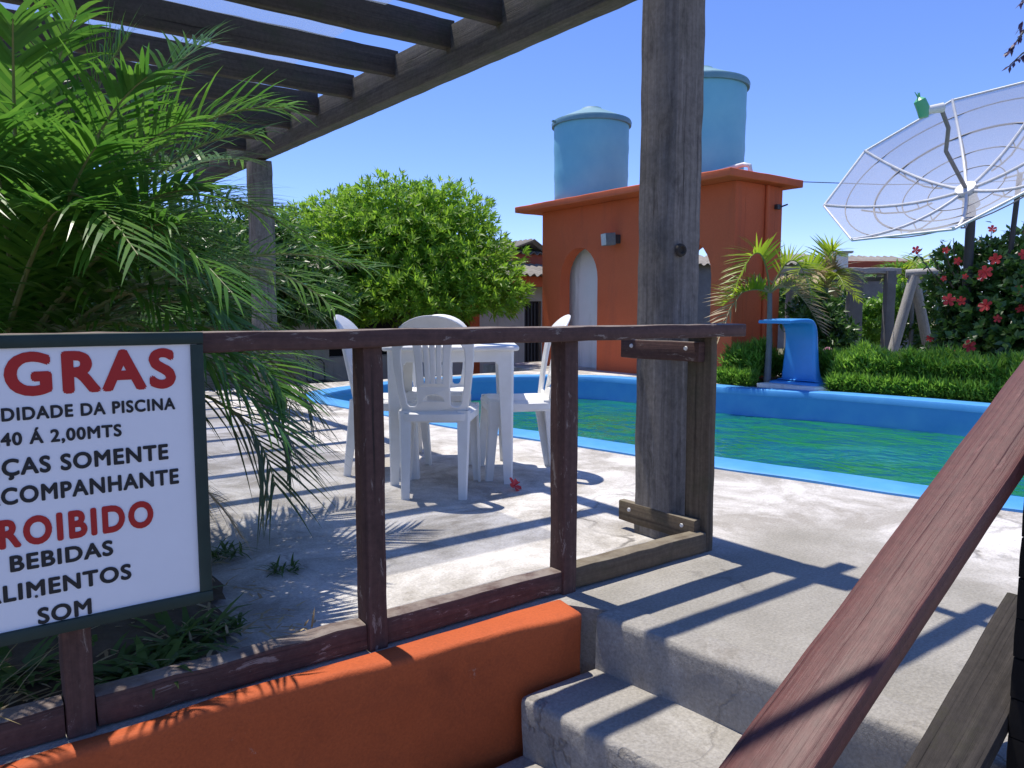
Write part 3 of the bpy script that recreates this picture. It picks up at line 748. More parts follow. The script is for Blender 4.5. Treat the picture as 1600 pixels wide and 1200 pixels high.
g = G(); g.timber((TX0-.09, q.y+.015, q.z), (TX0-.23, q.y+.06, q.z-.01), .17, .18, bev=.012); hb = g.build('housing', 'greytube', lamp, True)
g = G(); g.timber((TX0-.231, q.y+.06, q.z-.01), (TX0-.242, q.y+.064, q.z-.011), .155, .165, bev=.004); g.build('lens', 'galv', hb, True)
def tank(xc, yc, R, H, label):
    z0 = TZ+.103
    t = thing('water_tank', (xc, yc, z0), label, 'water tank', 'blue water tanks on the tower')
    g = G(); prof = [(0, .001), (R*.965, .001), (R*.975, .02)]+[(R*(.975+.025*k/12)+(.006 if k in (4, 8) else 0), .02+(H-.03)*k/12) for k in range(1, 13)]+[(R*.98, H-.005), (0, H-.005)]
    g.lathe((xc, yc, z0), prof, 48); g.build('shell', 'tank', t, True)
    g = G(); prof = [(R*1.005, H-.075), (R*1.055, H-.072), (R*1.065, H-.02), (R*1.04, H+.012), (R*.9, H+.045), (R*.5, H+.15), (R*.30, H+.20), (R*.27, H+.225), (0, H+.23)]
    g.lathe((xc, yc, z0), prof, 48); ld = g.build('lid', 'tanklid', t, True)
    a = math.atan2(-_dh.y, -_dh.x)
    g = G()
    q = Vector((xc+math.cos(a-1.2)*R*1.06, yc+math.sin(a-1.2)*R*1.06, z0+H-.03)); g.timber(q, q+Vector((math.cos(a-1.2), math.sin(a-1.2), .1))*.05, .05, .025, bev=.004); g.build('clip', 'tanklid', ld, True)
    return t
TXC = 8.34
def V_(a, b, t): return a.lerp(b, t)-UPV*(.5*t*(1-t))
tank(TXC, 9.17, .60, 1.27, 'blue water tank on the left end of the tower roof')
tank(TXC, 6.98, .615, 1.33, 'taller looking blue water tank behind the big grey post')
g = G(); z_ = TZ+.13; g.tube([(8.05, 6.55, z_+.03), (8.02, 6.20, z_+.06), (8.02, 5.99, z_+.07), (8.05, 5.93, z_+.05), (8.06, 5.92, z_-.03)], .03, 10)
pv = tag(g.build('overflow_pipe', 'galv', None, True), 'white plastic pipe bending over the tower roof edge', 'pipe')
a = onX(1222, 283, TX1); b_ = at(1720, 268, 14.0); g = G(); g.tube([V_(a, b_, t) for t in (0, .25, .5, .75, 1)], .006, 5)
tag(g.build('overhead_cable', 'darkmetal', None, True), 'thin dark cable leaving the tower towards the satellite dish', 'cable')
# blue moulded water spout standing on its pale plinth
sp0 = Vector((7.86, 5.08, 0.0))
spt = thing('water_spout', sp0, 'blue curved pool waterfall spout on a pale plinth', 'water spout')
g = G(); c_ = .055
rough_block('plinth', [(sp0.x-.22, sp0.y-.40), (sp0.x+.22, sp0.y-.40), (sp0.x+.22, sp0.y+.36), (sp0.x-.22, sp0.y+.36)], .0, c_, 'whitewall', spt, bev=.012, jit=.006, cut=.1, seed=9)
# side profile in XZ (mouth points to -X over the pool), swept in Y
path = [(.10, .0), (.115, .05), (.10, .12), (.092, .25), (.092, .42), (.085, .56), (.055, .66), (.0, .715), (-.10, .735), (-.27, .737), (-.46, .728)]
path = [(a*1.0, b*1.0) for a, b in catmull(path, 4, False)]+[(-.46, .728)]
vs = []; fs = []; m = len(path); prof = []
for k, (x, z) in enumerate(path):
    t = k/(m-1); wy = .215+.03*math.cos(min(1, t*2)*math.pi)+.02*t; th = .075*(1-t)+.018*t
    if k < 5: wy += .05*(1-k/5); th += .04*(1-k/5)
    x2, z2 = path[min(k+1, m-1)]; x1, z1 = path[max(k-1, 0)]; tx, tz = x2-x1, z2-z1; l = math.hypot(tx, tz) or 1; nx_, nz_ = -tz/l, tx/l
    ring = []
    for a, b in rrect(-wy, -th, wy, th, min(wy, th)*.7, 3): ring.append((x+nx_*b, a, z+nz_*b))
    vs += [(sp0.x+p[0], sp0.y+p[1]-.02, c_+.002+p[2]+(.0 if k else max(0, -p[2]))) for p in ring]; nr = len(ring)
for k in range(m-1):
    for i in range(nr):
        j = (i+1) % nr; fs.append((k*nr+i, k*nr+j, (k+1)*nr+j, (k+1)*nr+i))
fs.append(tuple(range(nr))[::-1]); fs.append(tuple((m-1)*nr+i for i in range(nr)))
g = G(); g.add(vs, fs); g.build('body', 'spout', spt, True)
g = G(); vs = []; fs = []
for z, e in ((0, .09), (.02, .085), (.03, .05)):
    vs += [(sp0.x+.09+a, sp0.y-.02+b, c_+.001+z) for a, b in rrect(-.09-e, -.235-e, .07+e, .235+e, .06, 5)]
n = 24
for k in range(2):
    for i in range(n): fs.append((k*n+i, k*n+(i+1) % n, (k+1)*n+(i+1) % n, (k+1)*n+i))
fs.append(tuple(2*n+i for i in range(n))); g.add(vs, fs); g.build('foot_flange', 'spout', spt, True)

# ------------------------------------------------------------------ satellite dish
DC = Vector((8.981, 3.942, 2.599)); DN = Vector((-.675, .066, .735)).normalized(); E1 = Vector((-.618, .493, -.612)); E1 = (E1-DN*E1.dot(DN)).normalized(); E2 = DN.cross(E1)
DR, DROT, DD = 1.437, -.7048, .454
HUB = DC-DN*DD
dish = thing('satellite_dish', (HUB.x+.05, HUB.y, 0.0), 'large white mesh satellite dish above the hibiscus bush', 'satellite dish')
def dpt(i, r):
    a = DROT-i*math.pi/4; return HUB+(E1*math.cos(a)+E2*math.sin(a))*DR*r+DN*(DD*r*r)
rs = [.07, .25, .45, .65, .85, 1.0]
for i in range(8):
    g = G(); vs = []; fs = []
    for r_ in [.06+.94*k/10 for k in range(11)]:
        a, b = dpt(i, r_), dpt(i+1, r_)
        for s_ in range(5): vs.append(a.lerp(b, s_/4))
    for k in range(10):
        for s_ in range(4): fs.append((k*5+s_, k*5+s_+1, (k+1)*5+s_+1, (k+1)*5+s_))
    g.add(vs, fs); g.build('mesh_panel', 'mesh', dish, True)
    g = G(); g.tube([dpt(i, r_)+DN*.012 for r_ in [.05+.95*k/9 for k in range(10)]], .0165, 8); rb = g.build('rib', 'galv', dish, True)
    g = G(); q = [dpt(i, r_)-DN*(.035+.07*math.sin(min(1, (r_-.25)/.5)*math.pi)) for r_ in (.25, .35, .45, .6, .75)]; g.tube(q, .010, 6)
    for r_ in (.35, .5, .62): g.tube([dpt(i, r_), dpt(i, r_)-DN*.085], .007, 6)
    g.build('truss', 'greytube', rb, True)
    g = G(); g.tube([dpt(i, 1.0), dpt(i+1, 1.0)], .013, 6); g.build('rim_bar', 'galv', dish, True)
for r_, w_ in ((.28, .006), (.46, .007), (.66, .012), (.86, .007)):
    g = G(); pts = []
    for i in range(8):
        for s_ in range(6):
            a = DROT-(i+s_/6)*math.pi/4; pts.append(HUB+(E1*math.cos(a)+E2*math.sin(a))*DR*r_*(.985)+DN*(DD*r_*r_+.004))
    pts.append(pts[0]); g.tube(pts, w_, 6); g.build('ring', 'greytube', dish, True)
g = G(); a = HUB-DN*.05; b = HUB+DN*.05; g.tube([a, b], .11, 12); g.tube([HUB-DN*.22, HUB-DN*.05], .08, 12); g.build('hub', 'galv', dish, True)
# feed arm: bent tube to the feed seen near the rim
f0 = HUB+DN*.05; fe = at(1470, 168, 7.65)
mid1 = f0.lerp(fe, .5)+Vector((.02, -.10, -.02)); 
g = G(); k1 = at(1478, 236, 8.05); k2 = at(1482, 200, 7.85)
g.tube([f0, f0.lerp(k1, .5), k1, k2, fe], [.022]*5, 8); arm = g.build('feed_arm', 'greytube', dish, True)
g = G(); g.tube([fe+RT*.02, fe-RT*.16-UPV*.03], [.05, .04], 10); g.build('feed_horn', 'galv', arm, True)
g = G(); p0 = fe-RT*.17-UPV*.10; g.tube([p0, p0+UPV*.09-RT*.01, p0+UPV*.17-RT*.05, p0+UPV*.20-RT*.06], [.045, .062, .058, .018], 10)
for k in range(5): g.tube([p0+UPV*.18-RT*.05, p0+UPV*.25-RT*(.07+.03*random.uniform(-1, 1))+Vector((random.uniform(-.03, .03), random.uniform(-.03, .03), 0))], [.012, .003], 5)
g.build('feed_cover', 'greenplastic', arm, True)
g = G(); pb = Vector((HUB.x+.10, HUB.y-.02, 0)); g.tube([(pb.x, pb.y, .0), (pb.x, pb.y, HUB.z-.25), HUB-DN*.10], [.05, .05, .055], 12); g.build('mast', 'darkmetal', dish, True)
q0 = onX(1578, 400, 9.75); q1 = onX(1594, 270, 9.75); qb = q0+(q0-q1)*(q0.z/(q1.z-q0.z)); g = G(); g.tube([qb, q0, q1], .03, 8); g.build('side_stay', 'darkmetal', dish, True)
g = G(); a = onX(1501, 320, 8.9); g.tube([HUB, HUB+Vector((-.10, -.02, -.20)), HUB+Vector((-.22, -.08, -.33))], .02, 8); g.build('actuator', 'galv', dish, True)

# ------------------------------------------------------------------ vegetation builders
def leaf(g, p, d, up, L, W, segs=1, droop=0.0):
    """small folded leaf: diamond of 2 or 4 faces"""
    d = d.normalized(); s = d.cross(up)
    s = s.normalized() if s.length > 1e-4 else d.orthogonal().normalized()
    if segs == 1:
        a = p; b = p+d*L*.45+s*W*.5; c = p+d*L-UPV*droop*L; e = p+d*L*.45-s*W*.5
        g.add([a, b, c, e], [(0, 1, 2, 3)])
    else:
        vs = []; m = segs
        for k in range(m+1):
            t = k/m; q = p+d*(L*t)-UPV*(droop*L*t*t); w_ = W*.5*(1-t**1.6)*(.55+.9*min(1, t*3)*.5)
            vs += [q+s*w_, q-s*w_] if k < m else [q]
        fs = [(2*k, 2*k+2, 2*k+3, 2*k+1) for k in range(m-1)]+[(2*m-2, 2*m, 2*m-1)]
        g.add(vs, fs)
rr = random.Random(11)
def rdir(r=rr):
    z = r.uniform(-1, 1); a = r.uniform(0, 2*math.pi); q = math.sqrt(1-z*z); return Vector((q*math.cos(a), q*math.sin(a), z))
def crown_mesh(g, blobs, n_ros, leaves, L, W, seed=1, shell=.55, upb=.35, droop=.1):
    """rosettes of leaves at twig ends through a set of overlapping blobs (centre, radii)"""
    r = random.Random(seed); wts = [b[1].x*b[1].y+b[1].y*b[1].z+b[1].x*b[1].z for b in blobs]
    for _ in range(n_ros):
        c, rad = r.choices(blobs, wts)[0]
        z = r.uniform(-.75, 1); a = r.uniform(0, 2*math.pi); q = math.sqrt(max(0, 1-z*z)); n = Vector((q*math.cos(a), q*math.sin(a), z))
        t = 1-shell*(r.random()**1.8)
        lump = 1+.24*noise.noise(n*3.1+c)+.18*noise.noise(n*8+c*2)
        p = c+Vector((n.x*rad.x, n.y*rad.y, n.z*rad.z))*t*lump
        ax_ = (n+UPV*upb+Vector((r.uniform(-.5, .5), r.uniform(-.5, .5), r.uniform(-.3, .5)))).normalized()
        o1 = ax_.orthogonal().normalized(); o2 = ax_.cross(o1); ph = r.uniform(0, 6.28); k = leaves+r.randint(-1, 1)
        for i in range(k):
            b = ph+i*2.4; tilt = r.uniform(.35, 1.25)
            d = ax_*math.cos(tilt)+(o1*math.cos(b)+o2*math.sin(b))*math.sin(tilt)
            leaf(g, p-ax_*r.uniform(0, L*.5), d, ax_, L*r.uniform(.7, 1.2), W*r.uniform(.8, 1.2), 1, droop)
def limbs(g, base, top, r0, blobs, seed=1):
    r = random.Random(seed)
    pts = [base.lerp(top, k/5)+Vector((r.uniform(-.06, .06), r.uniform(-.06, .06), 0))*(1 if k else 0) for k in range(6)]
    g.tube(pts, [r0*(1-.1*k) for k in range(6)], 9)
    for c, rad in blobs:
        s = pts[r.randint(2, 5)]; m_ = s.lerp(c, .5)+Vector((r.uniform(-.1, .1), r.uniform(-.1, .1), .1)); g.tube([s, m_, c], [r0*.5, r0*.35, r0*.15], 6)
        for _ in range(3):
            e = c+Vector((r.uniform(-1, 1)*rad.x, r.uniform(-1, 1)*rad.y, r.uniform(-.5, 1)*rad.z))*.8; g.tube([m_, m_.lerp(e, .6)+Vector((0, 0, .05)), e], [r0*.25, r0*.15, r0*.05], 5)
def tree(name, base, top, blobs, n_ros, leaves, L, W, mat, label, cat='tree', r0=.09, seed=1, **kw):
    t = thing(name, base, label, cat)
    g = G(); limbs(g, Vector(base), Vector(top), r0, blobs, seed); g.build('trunk', 'barkg', t, True)
    g = G(); crown_mesh(g, blobs, n_ros, leaves, L, W, seed, **kw); g.build('crown', mat, t)
    return t
def frond(g, gs, p0, p1, p2, lmax, wl, pairs=42, spread=.75, vee=.35, droop=.35, seed=0, rad=.011, curl=0.0):
    """pinnate leaf along a quadratic Bezier; g takes leaflets, gs the rachis"""
    r = random.Random(seed); p0, p1, p2 = Vector(p0), Vector(p1), Vector(p2)
    B = lambda t: p0*(1-t)**2+p1*(2*t*(1-t))+p2*t*t
    m = 14; gs.tube([B(k/m) for k in range(m+1)], [rad*(1-.85*k/m) for k in range(m+1)], 6)
    for k in range(pairs):
        t = .16+.84*(k+.5)/pairs; q = B(t); T = (B(min(1, t+.02))-B(t-.02)).normalized()
        s = T.cross(UPV)
        s = s.normalized() if s.length > .15 else T.cross(RT).normalized()
        N = s.cross(T).normalized()
        ll = lmax*(.35+.65*math.sin(math.pi*min(1, (t-.10)/.9)**.8))
        for sg in (-1, 1):
            if r.random() < .03: continue
            d = (T*(spread+.5*t)+s*sg*(1.0-.25*t)+N*(vee+r.uniform(-.25, .25))+rdir(r)*.10).normalized()
            leaf(g, q, d, N, ll*r.uniform(.8, 1.1), wl*r.uniform(.8, 1.1), 4, droop*r.uniform(.5, 1.4))

# ------------------------------------------------------------------ the big palm behind the sign
PC = Vector((.10, 2.95, .0))
palm = thing('palm', PC, 'large feathery green palm growing behind the rules sign', 'palm')
g = G(); g.tube([PC+Vector((0, 0, -.02)), PC+Vector((.01, 0, .3)), PC+Vector((.02, 0, .55)), PC+Vector((.02, 0, .72))], [.14, .13, .12, .07], 12)
for k in range(34):
    a = k*2.4; z = .02+.018*k; d = Vector((math.cos(a), math.sin(a), 0)); b = PC+d*.11+UPV*z; g.tube([b, b+d*.05+UPV*.05, b+d*.06+UPV*.09], [.028, .02, .008], 5)
g.build('trunk', 'barkg', palm, True)
PT = PC+Vector((.02, 0, .66))
rp = random.Random(5)
keyf = []
def key(px, py, Y, cx, cy, cY): keyf.append((onY(px, py, Y), onY(cx, cy, cY)))
key(445, 168, 2.75, 190, 150, 2.95); key(575, 420, 3.0, 330, 330, 3.0); key(455, 710, 2.4, 400, 500, 2.6); key(485, 640, 2.7, 420, 460, 2.85); key(430, 760, 2.25, 390, 540, 2.45); key(450, 620, 3.0, 400, 440, 3.0)
key(120, 20, 2.7, 40, 200, 2.9); key(330, 60, 3.3, 170, 150, 3.1); key(430, 330, 3.4, 240, 240, 3.2); key(455, 640, 3.4, 350, 400, 3.2)
key(20, 30, 2.35, 20, 210, 2.6); key(230, 120, 2.35, 100, 210, 2.6); key(330, 300, 2.3, 170, 260, 2.5); key(420, 470, 2.45, 260, 330, 2.6)
key(-80, 60, 3.2, 0, 200, 3.0); key(300, 420, 2.3, 170, 320, 2.45); key(380, 250, 3.7, 200, 220, 3.3); key(60, 130, 3.6, 60, 260, 3.2)
key(470, 560, 3.0, 330, 360, 3.0); key(445, 620, 2.2, 370, 460, 2.4); key(200, 60, 2.9, 100, 170, 2.9); key(400, 210, 3.0, 210, 200, 3.0); key(290, 190, 2.5, 150, 230, 2.7); key(150, 230, 2.2, 90, 300, 2.4); key(520, 480, 3.5, 330, 300, 3.3); key(280, 350, 2.15, 160, 330, 2.35); key(90, 330, 2.1, 60, 340, 2.3); key(-20, 200, 2.2, 10, 300, 2.4); key(490, 640, 2.7, 380, 400, 2.8); key(360, 500, 2.2, 220, 360, 2.4)
for i, (tip, ctl) in enumerate(keyf):
    g, gs = G(), G(); L = (tip-PT).length
    b = PT+Vector((rp.uniform(-.05, .05), rp.uniform(-.05, .05), rp.uniform(-.1, .04)))
    low = tip.z < .62 and tip.x > .4
    if low: frond(g, gs, b, ctl, tip, .44, .012, 30, seed=i, droop=.28, spread=.80, vee=.30)
    else: frond(g, gs, b, ctl, tip, min(.46, .36*max(.8, L)), .020, 46, seed=i, droop=.32, spread=.5)
    fr_ = gs.build('frond', 'stem', palm, True); g.build('leaflets', 'palmolive' if low else 'palm', fr_)
for i in range(26):
    a = rp.uniform(0, 2*math.pi); el = rp.uniform(-.1, 1.2); L = rp.uniform(.9, 1.45); d = Vector((math.cos(a), math.sin(a), 0))
    ctl = PT+d*L*.45*math.cos(el)+UPV*L*(.25+.55*math.sin(el)); tip = PT+d*L*(.55+.4*math.cos(el))+UPV*L*(math.sin(el)*.75-.30)
    tip.z = max(tip.z, .12)
    if tip.y < 1.95: tip.y = 1.95+rp.uniform(0, .1)
    if ctl.y < 2.0: ctl.y = 2.0
    g, gs = G(), G(); frond(g, gs, PT, ctl, tip, .36, .016, 42, seed=100+i, droop=.3)
    fr_ = gs.build('frond', 'stem', palm, True); g.build('leaflets', 'palm', fr_)
for i in range(7):   # dead fronds hanging at the foot
    a = rp.uniform(-1.2, 3.5); d = Vector((math.cos(a), math.sin(a)*.8, 0)); L = rp.uniform(.5, .8)
    tip = PC+d*L+UPV*.08; tip.y = max(tip.y, 1.92)
    g, gs = G(), G(); frond(g, gs, PT-UPV*.25, PC+d*L*.7+UPV*.55, tip, .22, .012, 24, seed=200+i, droop=.6)
    fr_ = gs.build('frond', 'drystem', palm, True); fr_['label'] = 'dry brown frond'; g.build('leaflets', 'palmdry', fr_)

# weeds and litter in the bed below the sign
def tuft(name, c, n, L, W, mat, label, cat, seed, up=.8, segs=3):
    r = random.Random(seed); g = G()
    for _ in range(n):
        a = r.uniform(0, 6.28); d = Vector((math.cos(a), math.sin(a), r.uniform(up*.4, up*1.8))).normalized()
        leaf(g, Vector(c)+Vector((r.uniform(-.05, .05), r.uniform(-.05, .05), 0)), d, UPV, L*r.uniform(.5, 1.2), W, segs, r.uniform(.2, .8))
    return tag(g.build(name, mat), label, cat)
wd_ = [((.33, 1.93), 70, .20, .030, 'weed', 'leafy green weed growing under the sign corner'), ((.22, 2.02), 50, .16, .022, 'weed', 'small green weed just right of the railing post below the sign'),
       ((.55, 2.10), 40, .10, .016, 'weed', 'creeping weed at the edge of the planting bed'), ((.74, 2.75), 60, .10, .012, 'weed', 'green weed sprouting from a deck crack by the palm')]
wd_ += [((.42, 2.05), 60, .22, .026, 'weed', 'tuft of weed at the soil edge right of the sign frame'), ((.05, 2.05), 60, .22, .03, 'weed', 'broad leafed weed left of the railing post below the sign'),
        ((.50, 2.45), 50, .15, .02, 'weed', 'weed shaded by the low palm fronds')]
for i, (c, n_, L, W, m_, lb) in enumerate(wd_): tuft('weed', (c[0], c[1], .02), n_, L, W, m_, lb, 'weed', 300+i)
tuft('weed', (.86, 2.52, .005), 45, .07, .010, 'weed', 'low weed clump on the deck with a dark root', 'weed', 310)
tuft('dry_grass', (-.02, 1.95, .02), 60, .28, .007, 'drygrass', 'straw coloured dry grass below the sign', 'grass', 311)
tuft('dry_grass', (.62, 2.72, .01), 50, .14, .006, 'drygrass', 'pale dry grass at the bed edge beside the deck', 'grass', 312)
g = G(); r = random.Random(8)
for _ in range(420):
    x, y = r.uniform(-.5, .75), 1.86+abs(r.gauss(0, .35)); p = Vector((x, y, .045+r.uniform(0, .012)))
    d = Vector((r.uniform(-1, 1), r.uniform(-1, 1), r.uniform(-.1, .25))); leaf(g, p, d, UPV, r.uniform(.02, .09), r.uniform(.006, .016), 2, .1)
tag(g.build('leaf_litter', 'palmdry'), 'dry fallen leaflets scattered over the planting bed', 'litter', kind='stuff')

# ------------------------------------------------------------------ trees behind the pool
V = Vector
def blob(px_, py_, dep, rx, rz=None, ry=None): return (at(px_, py_, dep), V((rx, ry or rx, rz or rx)))
TB = [blob(635, 395, 13.2, 1.45, 1.2), blob(560, 400, 13.4, 1.15, .95), blob(715, 420, 12.8, 1.05, .9), blob(610, 345, 13.2, 1.0, .75), blob(690, 350, 13.0, .95, .70), blob(500, 390, 13.8, .85, .8),
      blob(760, 455, 12.4, .72, .55), blob(540, 345, 13.6, .7, .55), blob(650, 465, 12.6, 1.2, .55), blob(470, 370, 14.0, .7, .62), blob(560, 470, 13.0, .9, .5)]
tb = at(640, 487, 13.2); tb.z = GZ
tree('broadleaf_tree', tb, V((tb.x, tb.y, 1.3)), TB, 6500, 8, .15, .036, 'tree', 'round bright green leafy tree beyond the pool', r0=.14, seed=3, shell=.42)
SB = [((250, 400, 9.6), 1.1, .9), ((350, 400, 10.2), 1.0, .8), ((420, 440, 10.8), .9, .7)]
b0 = at(255, 487, 9.8); b0.z = GZ
tree('shrub_tree', b0, V((b0.x, b0.y, .6)), [blob(250, 410, 9.8, 1.0, .8), blob(190, 390, 10, 1.0, .9), blob(310, 420, 9.6, .9, .7), blob(250, 480, 9.4, 1.1, .6)], 2200, 7, .13, .045, 'shrub', 'dark green shrub behind the palm under the pergola', 'shrub', r0=.08, seed=5)
b0 = at(385, 487, 11.2); b0.z = GZ
tree('shrub_tree', b0, V((b0.x, b0.y, .6)), [blob(360, 390, 11.2, .85, .75), blob(420, 420, 11.4, .9, .8), blob(455, 470, 11.0, .9, .55), blob(385, 470, 11.0, .95, .55)], 2200, 7, .14, .045, 'shrub', 'mid green shrub behind the far pergola post', 'shrub', r0=.08, seed=6)
b0 = at(60, 487, 9.0); b0.z = GZ
tree('shrub_tree', b0, V((b0.x, b0.y, .6)), [blob(60, 420, 9.0, 1.1, 1.0), blob(-30, 380, 9.2, 1.1, 1.1), blob(120, 460, 8.8, .9, .7)], 1500, 7, .14, .05, 'shrub', 'dark shrub at the far left behind the palm fronds', 'shrub', r0=.08, seed=7)

# ------------------------------------------------------------------ guest house behind
def corrugated(name, p00, du, dv, amp, pitch, mat, parent, nv=6):
    """wave runs along du; sheet spans du x dv"""
    g = G(); Lu = du.length; nu = int(Lu/pitch*8); nrm_ = du.cross(dv).normalized(); vs = []; fs = []
    for lay, off in ((0, 0), (1, -.012)):
        for i in range(nu+1):
            for j in range(nv+1):
                vs.append(p00+du*(i/nu)+dv*(j/nv)+nrm_*(amp*math.sin(2*math.pi*Lu*i/nu/pitch)+off))
    N_ = (nu+1)*(nv+1)
    for i in range(nu):
        for j in range(nv):
            a, b, c, d = i*(nv+1)+j, (i+1)*(nv+1)+j, (i+1)*(nv+1)+j+1, i*(nv+1)+j+1
            fs.append((a, b, c, d)); fs.append((N_+a, N_+d, N_+c, N_+b))
        fs.append((i*(nv+1), N_+i*(nv+1), N_+(i+1)*(nv+1), (i+1)*(nv+1)))
        k = nv; fs.append((i*(nv+1)+k, (i+1)*(nv+1)+k, N_+(i+1)*(nv+1)+k, N_+i*(nv+1)+k))
    g.add(vs, fs); return g.build(name, mat, parent, True)
HY = 12.45
hs = thing('guest_house', (8, HY+1.5, GZ), 'low guest house with grey corrugated roof behind the leafy tree', 'house')
g = G()
for x0, x1, z0, z1 in ((-5, 3.9, GZ, 1.55), (3.9, 8.12, 1.0, 1.55), (3.9, 5.2, GZ, 1.0), (8.36, 9.50, GZ, 1.55), (9.95, 13, GZ, 1.55), (9.50, 9.95, 1.12, 1.55), (5.2, 8.12, GZ, .10)):
    g.box((x0+.0005, HY, z0), (x1-.0005, HY+.2, z1-.0005))
g.build('wall', 'greywall', hs)
g = G(); g.box((-5, HY+4.0, GZ), (13, HY+4.2, 2.6)); g.build('back_wall', 'greywall', hs)
g = G(); g.box((8.13, HY-.03, GZ), (8.355, HY+.18, 1.54)); g.build('pillar', 'orange', hs)
g = G(); g.box((9.505, HY+.10, GZ), (9.945, HY+.15, 1.118)); dr = g.build('door', 'bars', hs)
for k in range(5): g = G(); x = 9.55+.088*k; g.box((x, HY+.07, GZ+.05), (x+.025, HY+.098, 1.08)); g.build('bar', 'darkmetal', dr)
g = G(); g.box((5.21, HY+.12, .11), (8.11, HY+.16, .99)); g.build('window', 'black', hs)
g = G(); g.box((7.6, 11.86, 1.40), (13, 11.94, 1.60)); g.build('fascia', 'orange', hs)
corrugated('roof', V((3.0, 11.70, 1.62)), V((10.5, 0, 0)), V((0, 1.3, .30)), .028, .18, 'asbestos', hs)
g = G(); g.box((7.5, 13.0, 1.5), (12.9, 13.12, 2.14)); g.build('upper_wall', 'fascia', hs)
# cross gable above
rx = 10.08
corrugated('gable_roof', V((9.2, 12.85, 2.12)), V((.0, 2.2, .0)), V((.90, 0, .32)), .03, .18, 'asbestos', hs, 3)
corrugated('gable_roof', V((10.62, 12.85, 2.14)), V((.0, 2.2, .0)), V((-.53, 0, .30)), .03, .18, 'asbestos', hs, 3)
corrugated('rear_roof', V((8.8, 12.9, 2.16)), V((4.2, 0, 0)), V((0, 1.2, .22)), .03, .18, 'asbestos', hs, 3)
# dark table and chair standing by the wall
for nm, x, z, hw_, lb, ct in (('old_table', 455, 572, .32, 'dark old table standing against the shaded grey wall', 'table'), ('old_chair', 498, 590, .18, 'dark metal chair beside the old table at the grey wall', 'chair')):
    c = at(x, 487, 12.6); top = .75 if ct == 'table' else .45
    t = thing(nm, (c.x, c.y, GZ), lb, ct)
    g = G(); g.box((c.x-hw_, c.y-.2, GZ+top-.03), (c.x+hw_, c.y+.2, GZ+top)); g.build('top' if ct == 'table' else 'seat', 'darkmetal', t)
    for sx in (-1, 1):
        for sy in (-1, 1):
            g = G(); g.tube([(c.x+sx*(hw_-.03), c.y+sy*.16, GZ), (c.x+sx*(hw_-.03), c.y+sy*.16, GZ+top-.031)], .014, 6); g.build('leg', 'darkmetal', t, True)
    if ct == 'chair':
        g = G(); g.tube([(c.x-.16, c.y+.19, GZ+top), (c.x-.16, c.y+.22, GZ+.74), (c.x-.10, c.y+.23, GZ+.80), (c.x+.10, c.y+.23, GZ+.80), (c.x+.16, c.y+.22, GZ+.74), (c.x+.16, c.y+.19, GZ+top)], .012, 6); g.build('backrest', 'darkmetal', t, True)

# ------------------------------------------------------------------ right background: far house, post frame, swing
fh0 = at(1300, 487, 20)
fh = thing('far_house', (fh0.x, fh0.y, GZ), 'distant low house with stepped corrugated roofs and white chimney box', 'house')
def PR(px_, py_, dep): return at(px_, py_, dep)
dirR = RT.copy(); dirF = _dh.copy()
def slab(name, pxa, pya, pxb, pyb, dep, th, mat):
    """upright wall panel facing the camera side, world-built from two corners at one depth"""
    a = at(pxa, pya, dep); b = at(pxb, pyb, dep); a2 = V((b.x, b.y, a.z)); g = G()
    g.timber((a+a2)/2*1.0-(a2-a)/2+V((0, 0, (b.z-a.z)/2)), a2+V((0, 0, (b.z-a.z)/2)), th, abs(b.z-a.z), bev=.01, jit=.004, step=1.0)
    return g.build(name, mat, fh)
slab('wall', 1040, 412, 1440, 545, 20.6, .2, 'concpost')
slab('fascia', 1318, 408, 1450, 421, 20.0, .1, 'fascia')
slab('chimney', 1304, 396, 1322, 424, 19.2, .3, 'whitewall'); slab('chimney_cap', 1300, 393, 1327, 396.4, 19.2, .5, 'greywall')
for i, (xa, xb, yy) in enumerate(((1045, 1120, 399), (1120, 1180, 401), (1180, 1222, 399), (1222, 1262, 398), (1262, 1300, 398), (1325, 1356, 399), (1356, 1400, 401), (1400, 1450, 402))):
    a = at(xa, yy+14, 20.2); b = at(xb, yy+14, 20.2); b.z = a.z
    corrugated('roof', a, b-a, dirF*2.0+V((0, 0, .40)), .03, .20, 'asbestos', fh, 3)
# grey post frame
pf0 = at(1330, 487, 11.2)
pf = thing('post_frame', (pf0.x, pf0.y, GZ), 'grey concrete post frame with crossbeam behind the garden bed', 'frame')
for px_, wpx in ((1334, .20), (1388, .13), (1236, .14)):
    b = at(px_, 487, 11.2); g = G(); g.timber((b.x, b.y, GZ), (b.x, b.y, 1.50), wpx, .14, side=RT, bev=.012, jit=.004); g.build('post', 'concpost', pf, True)
a = at(1215, 422, 11.2); b = at(1405, 424, 11.2); g = G(); g.timber(a, b, .16, .09, bev=.01, jit=.006); g.build('crossbeam', 'logwood', pf, True)
a = at(1235, 436, 11.35); b = at(1400, 436, 11.35); g = G(); g.timber(a, b, .06, .07, bev=.01, jit=.004); g.build('lower_beam', 'concpost', pf, True)
sw0 = at(1425, 487, 10.4)
sw = thing('swing_frame', (sw0.x, sw0.y, GZ), 'pale log A-frame with crossbar behind the low green hedge', 'swing frame')
tp_ = at(1428, 432, 10.4)
for px_, py_, dp_ in ((1362, 640, 10.4), (1475, 640, 10.9)):
    f_ = at(px_, 640, dp_); f_.z = GZ; g = G(); g.tube([f_, tp_.lerp(f_, .35), tp_], [.07, .068, .065], 10); g.build('leg', 'logwood', sw, True)
a = at(1415, 428, 10.45); b = at(1495, 423, 10.2); g = G(); g.tube([a, b], .062, 10); g.build('crossbar', 'logwood', sw, True)

